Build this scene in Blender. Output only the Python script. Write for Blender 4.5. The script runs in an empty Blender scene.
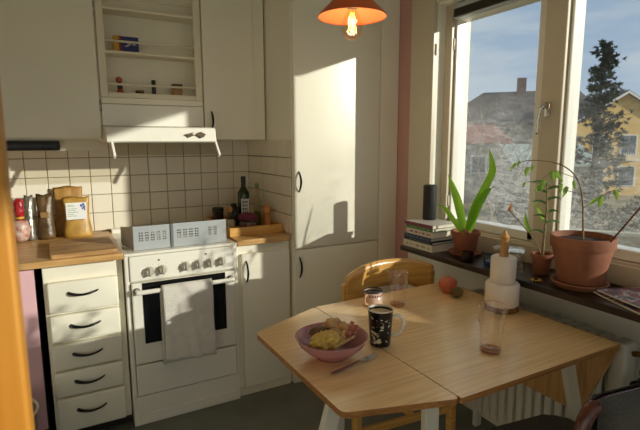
import bpy, bmesh, math, random
from mathutils import Vector, Matrix, noise
random.seed(7)
SC = bpy.context.scene
COL = SC.collection

# ------------------------------------------------------------------ camera
CAM_POS = Vector((0, 0, 1.4223))
yaw, pitch, roll, FPX = math.radians(28.7768), math.radians(8.5543), math.radians(-.1888), 475.5
fw = Vector((math.sin(yaw)*math.cos(pitch), math.cos(yaw)*math.cos(pitch), -math.sin(pitch)))
rt = Vector((math.cos(yaw), -math.sin(yaw), 0)); up = rt.cross(fw)
rt, up = rt*math.cos(roll)+up*math.sin(roll), -rt*math.sin(roll)+up*math.cos(roll)
cd = bpy.data.cameras.new('camera'); cam = bpy.data.objects.new('camera', cd); COL.objects.link(cam)
cd.sensor_width = 36; cd.lens = FPX/640*36; cd.clip_start = .02; cd.clip_end = 500
cd.dof.use_dof = True; cd.dof.focus_distance = 2.1; cd.dof.aperture_fstop = 6.3
cam.matrix_world = Matrix(((rt.x, up.x, -fw.x, 0), (rt.y, up.y, -fw.y, 0), (rt.z, up.z, -fw.z, CAM_POS.z), (0, 0, 0, 1)))
SC.camera = cam

# ------------------------------------------------------------------ world sky, sun, exposure
SUN_DIR = Vector((-.91, 1.0, -.314)).normalized()      # the way the light travels
SUN_POWER, SKY_POWER, EXPOSURE = 3.85, .81, 0.22
w = bpy.data.worlds.new('world'); SC.world = w; w.use_nodes = True
nt = w.node_tree; nt.nodes.clear()
N = nt.nodes.new; L = nt.links.new
out = N('ShaderNodeOutputWorld'); bg = N('ShaderNodeBackground'); bg.inputs['Strength'].default_value = SKY_POWER
tc = N('ShaderNodeTexCoord'); sep = N('ShaderNodeSeparateXYZ'); L(tc.outputs['Generated'], sep.inputs[0])
rmp = N('ShaderNodeValToRGB'); e = rmp.color_ramp.elements
e[0].position = 0; e[0].color = (.50, .61, .73, 1); e[1].position = .45; e[1].color = (.22, .35, .53, 1)
L(sep.outputs['Z'], rmp.inputs['Fac'])
mp = N('ShaderNodeMapping'); mp.inputs['Scale'].default_value = (1.6, 1.6, 7.5); L(tc.outputs['Generated'], mp.inputs['Vector'])
nz = N('ShaderNodeTexNoise'); nz.inputs['Scale'].default_value = 2.1; nz.inputs['Detail'].default_value = 6; nz.inputs['Roughness'].default_value = .55
L(mp.outputs['Vector'], nz.inputs['Vector'])
cr = N('ShaderNodeValToRGB'); e = cr.color_ramp.elements; e[0].position = .42; e[0].color = (0, 0, 0, 1); e[1].position = .62; e[1].color = (.95, .95, .95, 1)
L(nz.outputs['Fac'], cr.inputs['Fac'])
mx = N('ShaderNodeMixRGB'); mx.inputs[2].default_value = (.60, .67, .72, 1); L(cr.outputs['Color'], mx.inputs['Fac']); L(rmp.outputs['Color'], mx.inputs[1])
L(mx.outputs[0], bg.inputs['Color']); L(bg.outputs[0], out.inputs[0])
sd = bpy.data.lights.new('sun', 'SUN'); sd.energy = SUN_POWER; sd.angle = math.radians(.9); sd.color = (1, .955, .81)
sun = bpy.data.objects.new('sun', sd); COL.objects.link(sun)
sun.rotation_euler = SUN_DIR.to_track_quat('-Z', 'Y').to_euler(); sun.location = (12, -10, 8)
vs = SC.view_settings; vs.view_transform = 'Standard'; vs.look = 'None'; vs.gamma = 1; vs.use_curve_mapping = False; vs.exposure = EXPOSURE
SC.cycles.max_bounces = 14; SC.cycles.diffuse_bounces = 8; SC.cycles.transparent_max_bounces = 24; SC.cycles.glossy_bounces = 5
SC.cycles.transmission_bounces = 8; SC.cycles.sample_clamp_indirect = 6; SC.cycles.use_denoising = True; SC.cycles.caustics_reflective = False

# ------------------------------------------------------------------ materials
def lin(h):
    h = h.lstrip('#'); r = []
    for i in (0, 2, 4):
        c = int(h[i:i+2], 16)/255; r.append(c/12.92 if c <= .04045 else ((c+.055)/1.055)**2.4)
    return (*r, 1)
def mat(name, hexc, rough=.5, metal=0, var=.06, vscale=6, bump=0, bscale=60, hex2=None, coat=0, spec=.5, emit=None, estr=0, trans=0, sheen=0):
    m = bpy.data.materials.new(name); m.use_nodes = True; t = m.node_tree; n = t.nodes; p = n['Principled BSDF']; l = t.links.new
    c = lin(hexc); p.inputs['Roughness'].default_value = rough; p.inputs['Metallic'].default_value = metal
    p.inputs['Coat Weight'].default_value = coat; p.inputs['Specular IOR Level'].default_value = spec; p.inputs['Transmission Weight'].default_value = trans
    p.inputs['Sheen Weight'].default_value = sheen
    co = n.new('ShaderNodeTexCoord'); x = n.new('ShaderNodeTexNoise'); x.inputs['Scale'].default_value = vscale; x.inputs['Detail'].default_value = 5
    l(co.outputs['Object'], x.inputs['Vector'])
    r = n.new('ShaderNodeValToRGB'); a, b = r.color_ramp.elements
    a.position, b.position = .3, .7
    if hex2: a.color, b.color = lin(hex2), c
    else: a.color = tuple(v*(1-var) for v in c[:3])+(1,); b.color = tuple(min(1, v*(1+var)) for v in c[:3])+(1,)
    l(x.outputs['Fac'], r.inputs['Fac']); l(r.outputs['Color'], p.inputs['Base Color'])
    if bump:
        y = n.new('ShaderNodeTexNoise'); y.inputs['Scale'].default_value = bscale; y.inputs['Detail'].default_value = 3; l(co.outputs['Object'], y.inputs['Vector'])
        bp = n.new('ShaderNodeBump'); bp.inputs['Strength'].default_value = bump; bp.inputs['Distance'].default_value = .01
        l(y.outputs['Fac'], bp.inputs['Height']); l(bp.outputs['Normal'], p.inputs['Normal'])
    if emit: p.inputs['Emission Color'].default_value = lin(emit); p.inputs['Emission Strength'].default_value = estr
    return m
def wood(name, h1, h2, scale=(2, 40, 40), rough=.45, detail=5, bump=.05, coat=0, knots=0):
    m = bpy.data.materials.new(name); m.use_nodes = True; t = m.node_tree; n = t.nodes; p = n['Principled BSDF']; l = t.links.new
    co = n.new('ShaderNodeTexCoord'); mp = n.new('ShaderNodeMapping'); mp.inputs['Scale'].default_value = scale; l(co.outputs['Object'], mp.inputs['Vector'])
    x = n.new('ShaderNodeTexNoise'); x.inputs['Scale'].default_value = 1; x.inputs['Detail'].default_value = detail; x.inputs['Distortion'].default_value = .4; l(mp.outputs[0], x.inputs['Vector'])
    r = n.new('ShaderNodeValToRGB'); a, b = r.color_ramp.elements; a.position, b.position = .34, .66; a.color, b.color = lin(h1), lin(h2)
    l(x.outputs['Fac'], r.inputs['Fac'])
    y = n.new('ShaderNodeTexNoise'); y.inputs['Scale'].default_value = 2.5; l(co.outputs['Object'], y.inputs['Vector'])
    hs = n.new('ShaderNodeHueSaturation'); mr = n.new('ShaderNodeMapRange'); mr.inputs[3].default_value = .85; mr.inputs[4].default_value = 1.15
    l(y.outputs['Fac'], mr.inputs[0]); l(mr.outputs[0], hs.inputs['Value']); l(r.outputs['Color'], hs.inputs['Color']); l(hs.outputs['Color'], p.inputs['Base Color'])
    p.inputs['Roughness'].default_value = rough; p.inputs['Coat Weight'].default_value = coat; p.inputs['Coat Roughness'].default_value = .2
    bp = n.new('ShaderNodeBump'); bp.inputs['Strength'].default_value = bump; bp.inputs['Distance'].default_value = .004
    l(x.outputs['Fac'], bp.inputs['Height']); l(bp.outputs['Normal'], p.inputs['Normal'])
    return m
def thin_glass(name, tint='#ffffff', refl=.9, dirt=0, dirt_scale=8, k=1):
    m = bpy.data.materials.new(name); m.use_nodes = True; t = m.node_tree; n = t.nodes; l = t.links.new; n.clear()
    o = n.new('ShaderNodeOutputMaterial'); tr = n.new('ShaderNodeBsdfTransparent'); tr.inputs[0].default_value = lin(tint)
    g = n.new('ShaderNodeBsdfGlossy'); g.inputs['Roughness'].default_value = .03; g.inputs['Color'].default_value = (refl, refl, refl, 1)
    lw = n.new('ShaderNodeLayerWeight'); lw.inputs['Blend'].default_value = .5
    pw = n.new('ShaderNodeMath'); pw.operation = 'POWER'; pw.inputs[1].default_value = 4; l(lw.outputs['Facing'], pw.inputs[0])
    f = n.new('ShaderNodeMath'); f.operation = 'MULTIPLY_ADD'; f.inputs[1].default_value = min(1, .7*k); f.inputs[2].default_value = .025*k; l(pw.outputs[0], f.inputs[0])
    s = n.new('ShaderNodeMixShader'); l(f.outputs[0], s.inputs[0]); l(tr.outputs[0], s.inputs[1]); l(g.outputs[0], s.inputs[2]); last = s
    if dirt:
        co = n.new('ShaderNodeTexCoord')
        x = n.new('ShaderNodeTexNoise'); x.inputs['Scale'].default_value = 2.2; x.inputs['Detail'].default_value = 4; l(co.outputs['Object'], x.inputs['Vector'])
        mp = n.new('ShaderNodeMapping'); mp.inputs['Scale'].default_value = (1, dirt_scale*.6, dirt_scale*2.0); mp.inputs['Rotation'].default_value = (.5, 0, 0); l(co.outputs['Object'], mp.inputs['Vector'])
        y = n.new('ShaderNodeTexNoise'); y.inputs['Scale'].default_value = 2.4; y.inputs['Detail'].default_value = 8; y.inputs['Roughness'].default_value = .75; y.inputs['Distortion'].default_value = 1.6; l(mp.outputs[0], y.inputs['Vector'])
        r = n.new('ShaderNodeValToRGB'); a, b = r.color_ramp.elements; a.position, b.position = .42, .68; l(y.outputs['Fac'], r.inputs['Fac'])
        r2 = n.new('ShaderNodeValToRGB'); a, b = r2.color_ramp.elements; a.position, b.position = .35, .7; a.color = (.25, .25, .25, 1); l(x.outputs['Fac'], r2.inputs['Fac'])
        # grime gathers towards the foot of the pane
        sp = n.new('ShaderNodeSeparateXYZ'); l(co.outputs['Object'], sp.inputs[0])
        mr = n.new('ShaderNodeMapRange'); mr.inputs[1].default_value = .92; mr.inputs[2].default_value = .55; mr.inputs[3].default_value = .12; mr.inputs[4].default_value = 1; mr.interpolation_type = 'SMOOTHSTEP'
        l(sp.outputs['Z'], mr.inputs[0])
        k = n.new('ShaderNodeMath'); k.operation = 'MULTIPLY_ADD'; k.inputs[1].default_value = .7; k.inputs[2].default_value = .3; l(r.outputs['Color'], k.inputs[0])
        k2 = n.new('ShaderNodeMath'); k2.operation = 'MULTIPLY'; l(k.outputs[0], k2.inputs[0]); l(r2.outputs['Color'], k2.inputs[1])
        k3 = n.new('ShaderNodeMath'); k3.operation = 'MULTIPLY'; l(k2.outputs[0], k3.inputs[0]); l(mr.outputs[0], k3.inputs[1])
        k4 = n.new('ShaderNodeMath'); k4.operation = 'MULTIPLY'; k4.inputs[1].default_value = dirt; l(k3.outputs[0], k4.inputs[0])
        d = n.new('ShaderNodeBsdfTranslucent'); d.inputs[0].default_value = (.8, .8, .78, 1)
        s2 = n.new('ShaderNodeMixShader'); l(k4.outputs[0], s2.inputs[0]); l(s.outputs[0], s2.inputs[1]); l(d.outputs[0], s2.inputs[2]); last = s2
    l(last.outputs[0], o.inputs[0]); return m
def leafmat(name, h1, h2):
    m = mat(name, h1, .4, hex2=h2, vscale=14); t = m.node_tree; n = t.nodes; l = t.links.new; p = n['Principled BSDF']; o = n['Material Output']
    tl = n.new('ShaderNodeBsdfTranslucent'); tl.inputs[0].default_value = lin(h1); s = n.new('ShaderNodeMixShader'); s.inputs[0].default_value = .55
    l(p.outputs[0], s.inputs[1]); l(tl.outputs[0], s.inputs[2]); l(s.outputs[0], o.inputs[0]); return m

CREAM = mat('cream cabinet paint', '#f1eddd', .38, var=.02, vscale=3)
FRAMEP = mat('shade toned white window paint', '#cdc1aa', .4, var=.02)  # white paint with its room-side shade mixed into the base colour
WHITE = mat('white enamel', '#ece9df', .25, var=.015)
CREAM2 = mat('cream frame paint', '#e6dfca', .4, var=.02)
WALLP = mat('cream wall paint', '#f4f0e3', .75, var=.03, bump=.05, bscale=40)
PINKP = mat('dusty pink paint', '#c79a93', .7, var=.04)
PINKC = mat('pale pink laminate', '#e2b6bf', .5, var=.03)
CEILM = mat('white ceiling paint', '#f5f1e8', .8, var=.02)
TILEM = mat('glazed cream tile', '#e6dfce', .22, var=.03, vscale=2, bump=.03, bscale=9)
GROUT = mat('brown grey grout', '#9c907c', .9)
FLOORM = mat('dark green grey linoleum', '#74776f', .4, hex2='#61645c', vscale=5, bump=.03, bscale=80)
BAMBOO = wood('bamboo veneer', '#e9c088', '#fad9a2', (3, 85, 85), .34, bump=.03, coat=.7)
BAMBOOD = wood('bamboo edge', '#8a5a2a', '#b07a40', (3, 80, 80), .5)
PINE = wood('honey pine', '#b8761f', '#d99a3c', (24, 24, 1.5), .5)
OAK = wood('oak worktop', '#b78a4e', '#d8b078', (4, 34, 34), .38, coat=.15)
BOARD = wood('worn cutting board', '#9a7146', '#c49c68', (5, 30, 30), .6)
BIRCH = wood('lacquered birch', '#d09a4c', '#e7b768', (4, 30, 60), .3, coat=.3)
TRAYW = wood('tray wood', '#c58f42', '#dcab5f', (5, 40, 40), .45)
DARKW = wood('dark brown shelf', '#241811', '#3a271b', (40, 3, 40), .35)
REDW = wood('dark red brown wood', '#3d1710', '#5c2619', (20, 20, 4), .25, coat=.4)
PEPW = wood('mill wood', '#b67632', '#d0924a', (30, 30, 5), .35, coat=.3)
FINIAL = wood('turned light wood', '#a4713a', '#c7955a', (40, 40, 6), .5)
LEGW = mat('pale grey leg lacquer', '#d9d4c6', .4, var=.02)
BLACK = mat('black metal', '#17130f', .3, metal=.3, var=.1)
BLACKP = mat('black plastic', '#131211', .45)
DARKGAP = mat('dark gap', '#1a1613', .8)
OVENG = mat('dark oven glass', '#0d0e10', .08, var=.1)
GREYM = mat('grey coated metal', '#b4b9bd', .35, metal=.2, var=.03)
STEEL = mat('brushed steel', '#c9c9c6', .22, metal=1, var=.05)
KNOBM = mat('grey stove knob', '#b9b5a9', .35, var=.05)
TOWEL = mat('white terry cloth', '#efeae2', .95, var=.05, vscale=30, bump=.9, bscale=260, sheen=.3)
TERRA = mat('terracotta', '#9c5f40', .75, hex2='#834b33', vscale=9, bump=.15, bscale=30)
TERRA2 = mat('limed terracotta', '#a3694a', .75, hex2='#855038', vscale=7, bump=.15, bscale=30)
SOIL = mat('potting soil', '#3a2a1c', .95, var=.4, vscale=60, bump=.8, bscale=90)
LEAF = leafmat('fresh green leaf', '#9bcb3c', '#76ab2c')
LEAF2 = leafmat('mid green leaf', '#93b84c', '#5f8c38')
JADE = leafmat('grey green leaf', '#5f7c4e', '#41603a')
STEM = mat('pale brown stem', '#96825c', .7, hex2='#756143', vscale=40)
ORANGE = mat('orange enamel', '#cc5c22', .3, var=.03)
SHADEIN = mat('orange shade inner', '#b9764e', .45, var=.03)
GLASSC = thin_glass('clear glass', '#fbfaf6')
GLASSP = thin_glass('faintly pink glass', '#fefdfc', k=2.0)
GLASSQ = thin_glass('thick pink glass foot', '#f7dccb', k=4)
GLASSJ = thin_glass('jar glass', '#fcfcfa', k=3)
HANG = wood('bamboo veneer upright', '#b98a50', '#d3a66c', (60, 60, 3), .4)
GLASSB = thin_glass('blue glass', '#a9c6e2', k=3)
GLASSG = thin_glass('dark glass', '#a89c90', k=3)
PANEM = thin_glass('dusty window glass', '#f2f5f5', dirt=.52, dirt_scale=9)
RADM = mat('white radiator enamel', '#ddd8ca', .4, var=.03)
BRASS = mat('brass', '#8c6f3c', .35, metal=.9, var=.1)

# ------------------------------------------------------------------ mesh helpers
def bm_new(): return bmesh.new()
def box(bm, x0, x1, y0, y1, z0, z1, bev=0, seg=2):
    r = bmesh.ops.create_cube(bm, size=1)['verts']
    for v in r: v.co = Vector(((x0+x1)/2+v.co.x*(x1-x0), (y0+y1)/2+v.co.y*(y1-y0), (z0+z1)/2+v.co.z*(z1-z0)))
    if bev:
        es = list({ed for v in r for ed in v.link_edges})
        bmesh.ops.bevel(bm, geom=es, offset=bev, segments=seg, affect='EDGES', profile=.5)
    return bm
def lathe(bm, prof, c=(0, 0, 0), seg=32, cap=True, wob=None):
    rings = []
    for r, z in prof:
        ring = []
        for i in range(seg):
            a = 2*math.pi*i/seg; rr = r*(wob(a, z) if wob else 1)
            ring.append(bm.verts.new((c[0]+rr*math.cos(a), c[1]+rr*math.sin(a), c[2]+z)))
        rings.append(ring)
    for a, b in zip(rings, rings[1:]):
        for i in range(seg):
            bm.faces.new((a[i], a[(i+1) % seg], b[(i+1) % seg], b[i]))
    if cap:
        if prof[0][0] > 1e-5: bm.faces.new(rings[0][::-1])
        if prof[-1][0] > 1e-5: bm.faces.new(rings[-1])
    return bm
def tube(bm, pts, rad, seg=8, caps=True):
    pts = [Vector(p) for p in pts]; n = len(pts)
    rads = rad if isinstance(rad, (list, tuple)) else [rad]*n
    t0 = (pts[1]-pts[0]).normalized(); ref = Vector((0, 0, 1)) if abs(t0.z) < .9 else Vector((1, 0, 0))
    u = t0.cross(ref).normalized(); rings = []
    for i, p in enumerate(pts):
        t = (pts[min(i+1, n-1)]-pts[max(i-1, 0)]).normalized()
        u = (u-t*u.dot(t)).normalized(); v = t.cross(u)
        rings.append([bm.verts.new(p+(u*math.cos(2*math.pi*k/seg)+v*math.sin(2*math.pi*k/seg))*rads[i]) for k in range(seg)])
    for a, b in zip(rings, rings[1:]):
        for k in range(seg): bm.faces.new((a[k], a[(k+1) % seg], b[(k+1) % seg], b[k]))
    if caps: bm.faces.new(rings[0][::-1]); bm.faces.new(rings[-1])
    return bm
def prism(bm, poly, a0, a1, axis='z', bev=0):
    f = {'z': lambda u, v, w: (u, v, w), 'x': lambda u, v, w: (w, u, v), 'y': lambda u, v, w: (u, w, v)}[axis]
    A = [bm.verts.new(f(u, v, a0)) for u, v in poly]; B = [bm.verts.new(f(u, v, a1)) for u, v in poly]
    n = len(poly); fs = [bm.faces.new(A[::-1]), bm.faces.new(B)]
    for i in range(n): fs.append(bm.faces.new((A[i], A[(i+1) % n], B[(i+1) % n], B[i])))
    if bev:
        es = list({ed for q in fs for ed in q.edges}); bmesh.ops.bevel(bm, geom=es, offset=bev, segments=2, affect='EDGES', profile=.5)
    return bm
def bar(bm, a, b, wx, wy, bev=0, ref=(0, 0, 1)):
    a, b = Vector(a), Vector(b); t = (b-a).normalized(); ref = Vector(ref)
    if abs(t.dot(ref)) > .95: ref = Vector((1, 0, 0))
    u = t.cross(ref).normalized(); v = u.cross(t); vs_ = []
    for p in (a, b):
        for su, sv in ((-1, -1), (1, -1), (1, 1), (-1, 1)): vs_.append(bm.verts.new(p+u*su*wx/2+v*sv*wy/2))
    q = vs_; fs = [bm.faces.new(x) for x in ((q[3], q[2], q[1], q[0]), (q[4], q[5], q[6], q[7]), (q[0], q[1], q[5], q[4]), (q[1], q[2], q[6], q[5]), (q[2], q[3], q[7], q[6]), (q[3], q[0], q[4], q[7]))]
    if bev: bmesh.ops.bevel(bm, geom=list({ed for f in fs for ed in f.edges}), offset=bev, segments=2, affect='EDGES', profile=.5)
    return bm
def ball(bm, c, r, sc=(1, 1, 1), sub=3, lump=0, ls=3, seed=0):
    vv = bmesh.ops.create_icosphere(bm, subdivisions=sub, radius=1)['verts']
    for v in vv:
        k = 1+lump*noise.noise(v.co*ls+Vector((seed, seed*1.7, 0))) if lump else 1
        v.co = Vector((c[0]+v.co.x*r*sc[0]*k, c[1]+v.co.y*r*sc[1]*k, c[2]+v.co.z*r*sc[2]*k))
    return bm
def blade(bm, pts, widths, side=(1, 0, 0), fold=.25):
    pts = [Vector(p) for p in pts]; side = Vector(side); rows = []
    for i, p in enumerate(pts):
        t = (pts[min(i+1, len(pts)-1)]-pts[max(i-1, 0)]).normalized(); s = (side-t*side.dot(t)).normalized(); nrm = t.cross(s)
        wd = widths[i]/2
        rows.append([bm.verts.new(p-s*wd+nrm*fold*wd), bm.verts.new(p-s*wd*.5+nrm*fold*wd*.3), bm.verts.new(p), bm.verts.new(p+s*wd*.5+nrm*fold*wd*.3), bm.verts.new(p+s*wd+nrm*fold*wd)])
    for a, b in zip(rows, rows[1:]):
        for k in range(4): bm.faces.new((a[k], a[k+1], b[k+1], b[k]))
    return bm
def spline(P, n=6):
    P = [Vector(p) for p in P]; o = []
    for i in range(len(P)-1):
        p0, p1, p2, p3 = P[max(i-1, 0)], P[i], P[i+1], P[min(i+2, len(P)-1)]
        for k in range(n):
            t = k/n; o.append(.5*((2*p1)+(p2-p0)*t+(2*p0-5*p1+4*p2-p3)*t*t+(3*p1-p0-3*p2+p3)*t**3))
    o.append(P[-1]); return o

ORIG = {}
def obj(name, bm, m, parent=None, smooth=False, solid=0, angle=None):
    o_ = ORIG.get(parent.name, Vector()) if parent else Vector()
    if o_.length: bmesh.ops.translate(bm, vec=-o_, verts=bm.verts)
    bmesh.ops.recalc_face_normals(bm, faces=bm.faces)
    me = bpy.data.meshes.new(name); bm.to_mesh(me); bm.free()
    for f in me.polygons: f.use_smooth = smooth or bool(angle)
    if angle: me.set_sharp_from_angle(angle=math.radians(angle))
    for mm in (m if isinstance(m, (list, tuple)) else [m]): me.materials.append(mm)
    o = bpy.data.objects.new(name, me); COL.objects.link(o)
    if parent: o.parent = parent; ORIG[o.name] = o_
    if solid:
        md = o.modifiers.new('thickness', 'SOLIDIFY'); md.thickness = solid; md.offset = 0
    return o
def tag(o, label, cat, group=None):
    o['label'] = label; o['category'] = cat
    if group: o['group'] = group
    return o
def thing(name, label, cat, loc=(0, 0, 0), group=None):
    o = bpy.data.objects.new(name, None); COL.objects.link(o); o.empty_display_size = .05
    o.location = loc; ORIG[o.name] = Vector(loc); return tag(o, label, cat, group)
def setting(name, loc=(0, 0, 0)):
    o = bpy.data.objects.new(name, None); COL.objects.link(o); o.location = loc; ORIG[o.name] = Vector(loc); o['kind'] = 'structure'; return o
def struct(name, bm, m, smooth=False):
    o = obj(name, bm, m, None, smooth); o['kind'] = 'structure'; return o
def inst(name, me, parent, loc, rot=(0, 0, 0), m=None):
    o = bpy.data.objects.new(name, me); COL.objects.link(o); base = ORIG.get(parent.name, Vector())
    o.parent = parent; o.location = Vector(loc)-base; o.rotation_euler = rot; ORIG[o.name] = Vector(loc); return o
def single(name, bm, m, label, cat, group=None, smooth=False, angle=None, base=None, solid=0):
    """one-mesh thing whose origin sits at its base"""
    if base is None:
        zs = [v.co for v in bm.verts]; base = Vector((sum(c.x for c in zs)/len(zs), sum(c.y for c in zs)/len(zs), min(c.z for c in zs)))
    base = Vector(base); bmesh.ops.translate(bm, vec=-base, verts=bm.verts)
    o = obj(name, bm, m, None, smooth, solid, angle); o.location = base; ORIG[o.name] = base; return tag(o, label, cat, group)

# ================================================================== THE SETTING
XL, XW, YB, YR, ZC = -1.15, 1.87, 3.089, -2.5, 2.5     # left wall, window wall, back wall, rear wall, ceiling
struct('floor', box(bm_new(), XL-.2, XW+.25, YR-.2, YB+.2, -.08, 0), FLOORM)
struct('ceiling', box(bm_new(), XL-.2, XW+.25, YR-.2, YB+.2, ZC, ZC+.1), CEILM)
wall_back = struct('wall_back', box(bm_new(), XL-.2, XW+.25, YB, YB+.2, 0, ZC), GROUT)
struct('wall_left', box(bm_new(), XL-.2, XL, YR, YB, 0, ZC), WALLP)
O3 = (-1.0, 1.75)
b = bm_new()
for x0, x1, z0, z1 in ((XL-.2, O3[0], 0, ZC), (O3[1], XW+.25, 0, ZC), (O3[0], O3[1], 0, .12), (O3[0], O3[1], 2.32, ZC)): box(b, x0, x1, YR-.2, YR, z0, z1)
struct('wall_rear', b, WALLP)
O1, O2, ZS, ZT = (-.14, 2.07), (-2.25, -.75), .86, 2.16
b = bm_new()
for y0, y1, z0, z1 in ((YR, O2[0], 0, ZC), (O2[1], O1[0], 0, ZC), (O1[1], 2.268, 0, ZC), (O2[0], O2[1], 0, .2), (O2[0], O2[1], ZT, ZC), (O1[0], O1[1], 0, ZS-.03), (O1[0], O1[1], ZT, ZC)):
    box(b, XW, XW+.25, y0, y1, z0, z1)
struct('wall_window', b, WALLP)
struct('wall_corner', box(bm_new(), XW, XW+.25, 2.268, YB, 0, ZC), PINKP)
# flat casing boards beside and above the window
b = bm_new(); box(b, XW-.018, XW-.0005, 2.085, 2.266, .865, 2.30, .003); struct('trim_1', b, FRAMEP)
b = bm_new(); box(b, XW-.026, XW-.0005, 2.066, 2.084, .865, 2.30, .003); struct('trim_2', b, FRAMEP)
b = bm_new(); box(b, XW-.018, XW-.0005, -.20, 2.064, 2.17, 2.30, .003); struct('trim_3', b, CREAM2)

# wall tiles, each a piece of the back wall
PT = .1084
def tile_mesh(wx, wz):
    bm = bm_new(); box(bm, -wx/2, wx/2, -.008, 0, -wz/2, wz/2, .0022, 2); bmesh.ops.recalc_face_normals(bm, faces=bm.faces)
    me = bpy.data.meshes.new('tile'); bm.to_mesh(me); bm.free(); me.materials.append(TILEM); return me
tm = tile_mesh(PT-.0035, PT-.0035)
for i in range(-8, 11):
    for k in range(0, 6):
        o = inst('tile', tm, wall_back, (-.0534+PT*(i+.5), YB, .911+PT*(k+.5)), (random.uniform(-.006, .006), 0, random.uniform(-.006, .006)))

# ---------------------------------------------------------------- window
def window(name, y0, y1, mulls, ZS=.86):
    W = setting(name, (XW+.1, (y0+y1)/2, ZS))
    X0, X1 = 1.93, 2.03
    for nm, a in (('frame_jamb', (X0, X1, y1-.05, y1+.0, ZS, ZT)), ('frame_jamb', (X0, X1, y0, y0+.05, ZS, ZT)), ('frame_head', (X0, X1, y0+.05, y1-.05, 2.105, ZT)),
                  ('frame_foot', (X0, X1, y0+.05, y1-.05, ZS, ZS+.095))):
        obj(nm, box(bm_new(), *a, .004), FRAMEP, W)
    edges = [y1-.05]
    for a, c in mulls:
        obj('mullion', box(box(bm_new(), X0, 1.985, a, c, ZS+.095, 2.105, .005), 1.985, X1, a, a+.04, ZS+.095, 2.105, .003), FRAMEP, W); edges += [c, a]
    edges.append(y0+.05)
    for i in range(0, len(edges), 2):
        hi, lo = edges[i], edges[i+1]
        S = obj('sash', box(box(box(box(bm_new(), 1.955, 2.035, hi-.014, hi-.001, ZS+.097, 2.103, .006), 1.955, 1.976, lo+.001, lo+.050, ZS+.097, 2.103, .006), 1.955, 2.035, lo+.014, hi-.014, 2.075, 2.103, .004), 1.955, 2.035, lo+.014, hi-.014, ZS+.097, ZS+.14, .004), WHITE, W)
        g = bm_new(); vs4 = [g.verts.new((1.995, y, z)) for y, z in ((lo+.013, ZS+.138), (hi-.013, ZS+.138), (hi-.013, 2.077), (lo+.013, 2.077))]; g.faces.new(vs4)
        obj('pane', g, PANEM, S)
    return W
W1 = window('window_1', O1[0], O1[1], [(1.342, 1.446)])
W2 = window('window_2', O2[0], O2[1], [], .2)
W3 = setting('added_fill_window', (.375, YR-.1, .12))  # unseen rear-wall window, added to let in fill daylight
xm = (O3[0]+O3[1])/2
for nm, a in (('frame_jamb', (O3[0], O3[0]+.06, .12, 2.32)), ('frame_jamb', (O3[1]-.06, O3[1], .12, 2.32)), ('frame_head', (O3[0]+.06, O3[1]-.06, 2.26, 2.32)), ('frame_foot', (O3[0]+.06, O3[1]-.06, .12, .20)), ('mullion', (xm-.04, xm+.04, .20, 2.26))):
    obj(nm, box(bm_new(), a[0], a[1], YR-.14, YR-.06, a[2], a[3], .004), CREAM2, W3)
for x0, x1 in ((O3[0]+.06, xm-.04), (xm+.04, O3[1]-.06)):
    g = bm_new(); g.faces.new([g.verts.new(p) for p in ((x0, YR-.1, .2), (x1, YR-.1, .2), (x1, YR-.1, 2.26), (x0, YR-.1, 2.26))]); obj('pane', g, GLASSC, W3)
# handle on the mullion
b = bm_new(); box(b, 1.919, 1.931, 1.388, 1.416, 1.535, 1.60, .005); hd = obj('window_handle', b, STEEL, W1, angle=40)
tube(bb := bm_new(), spline([(1.925, 1.402, 1.578), (1.888, 1.402, 1.580), (1.878, 1.406, 1.565), (1.878, 1.414, 1.52), (1.882, 1.418, 1.46)], 5), [.008]*6+[.007]*15, 10); obj('lever', bb, STEEL, hd, smooth=True)
for z in (1.1, 1.95):
    tube(bb := bm_new(), [(1.924, 1.995, z-.03), (1.924, 1.995, z+.03)], .006, 8); obj('hinge', bb, CREAM2, W1, smooth=True)
# raised venetian blind: head rail and packed slats
bl = thing('venetian_blind', 'raised venetian blind with dark packed slats at the window head', 'blind', (1.935, 1.72, 2.06))
obj('head_rail', box(bm_new(), 1.905, 1.945, 1.46, 1.99, 2.125, 2.15, .003), GREYM, bl)
for i in range(7):
    obj('slat', box(bm_new(), 1.902, 1.948, 1.465, 1.985, 2.086+i*.0055, 2.0885+i*.0055), mat('blind slat %d' % i, '#4c463a', .4) if i == 0 else bpy.data.materials['blind slat 0'], bl)
obj('bottom_rail', box(bm_new(), 1.905, 1.945, 1.463, 1.987, 2.074, 2.084, .003), GREYM, bl)
for y in (1.56, 1.90):
    tube(bb := bm_new(), [(1.925, y, 2.07), (1.925, y, 2.13)], .0025, 6); obj('cord', bb, WHITE, bl)

# window shelf
b = box(bm_new(), 1.645, 1.955, -.20, 2.066, .832, .86, .004)
single('window_shelf', b, DARKW, 'long dark brown wooden shelf below the window', 'shelf')
# pale board between the shelf and the window frame
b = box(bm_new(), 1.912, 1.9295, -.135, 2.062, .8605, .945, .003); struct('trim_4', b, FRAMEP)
b = box(bm_new(), XL+.001, XL+.015, YR, 2.3, 0, .09, .003); struct('baseboard_left', b, CREAM2)
b = box(bm_new(), XW-.015, XW-.001, YR, 2.38, 0, .09, .003); struct('baseboard_window', b, CREAM2)

# pine door jamb at the left
struct('trim_5', box(bm_new(), -.17, -.045, .55, .60, 0, ZC, .004), PINE)

# ================================================================== KITCHEN UNITS
def bow(x, y, z, length, vertical=True, depth=.03, r=.0055, droop=0, taper=False):
    pts = []
    for i in range(13):
        t = i/12; s = math.sin(math.pi*t); k = (t-.5)*length
        pts.append((x, y-depth*s**.8, z+k) if vertical else (x+k, y-depth*s**.6, z-droop*s))
    rr = [r*(1.35-.75*(i/12)**.7 if taper else .75+.45*math.sin(math.pi*i/12)) for i in range(13)]
    return tube(bm_new(), pts, rr, 8)
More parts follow.
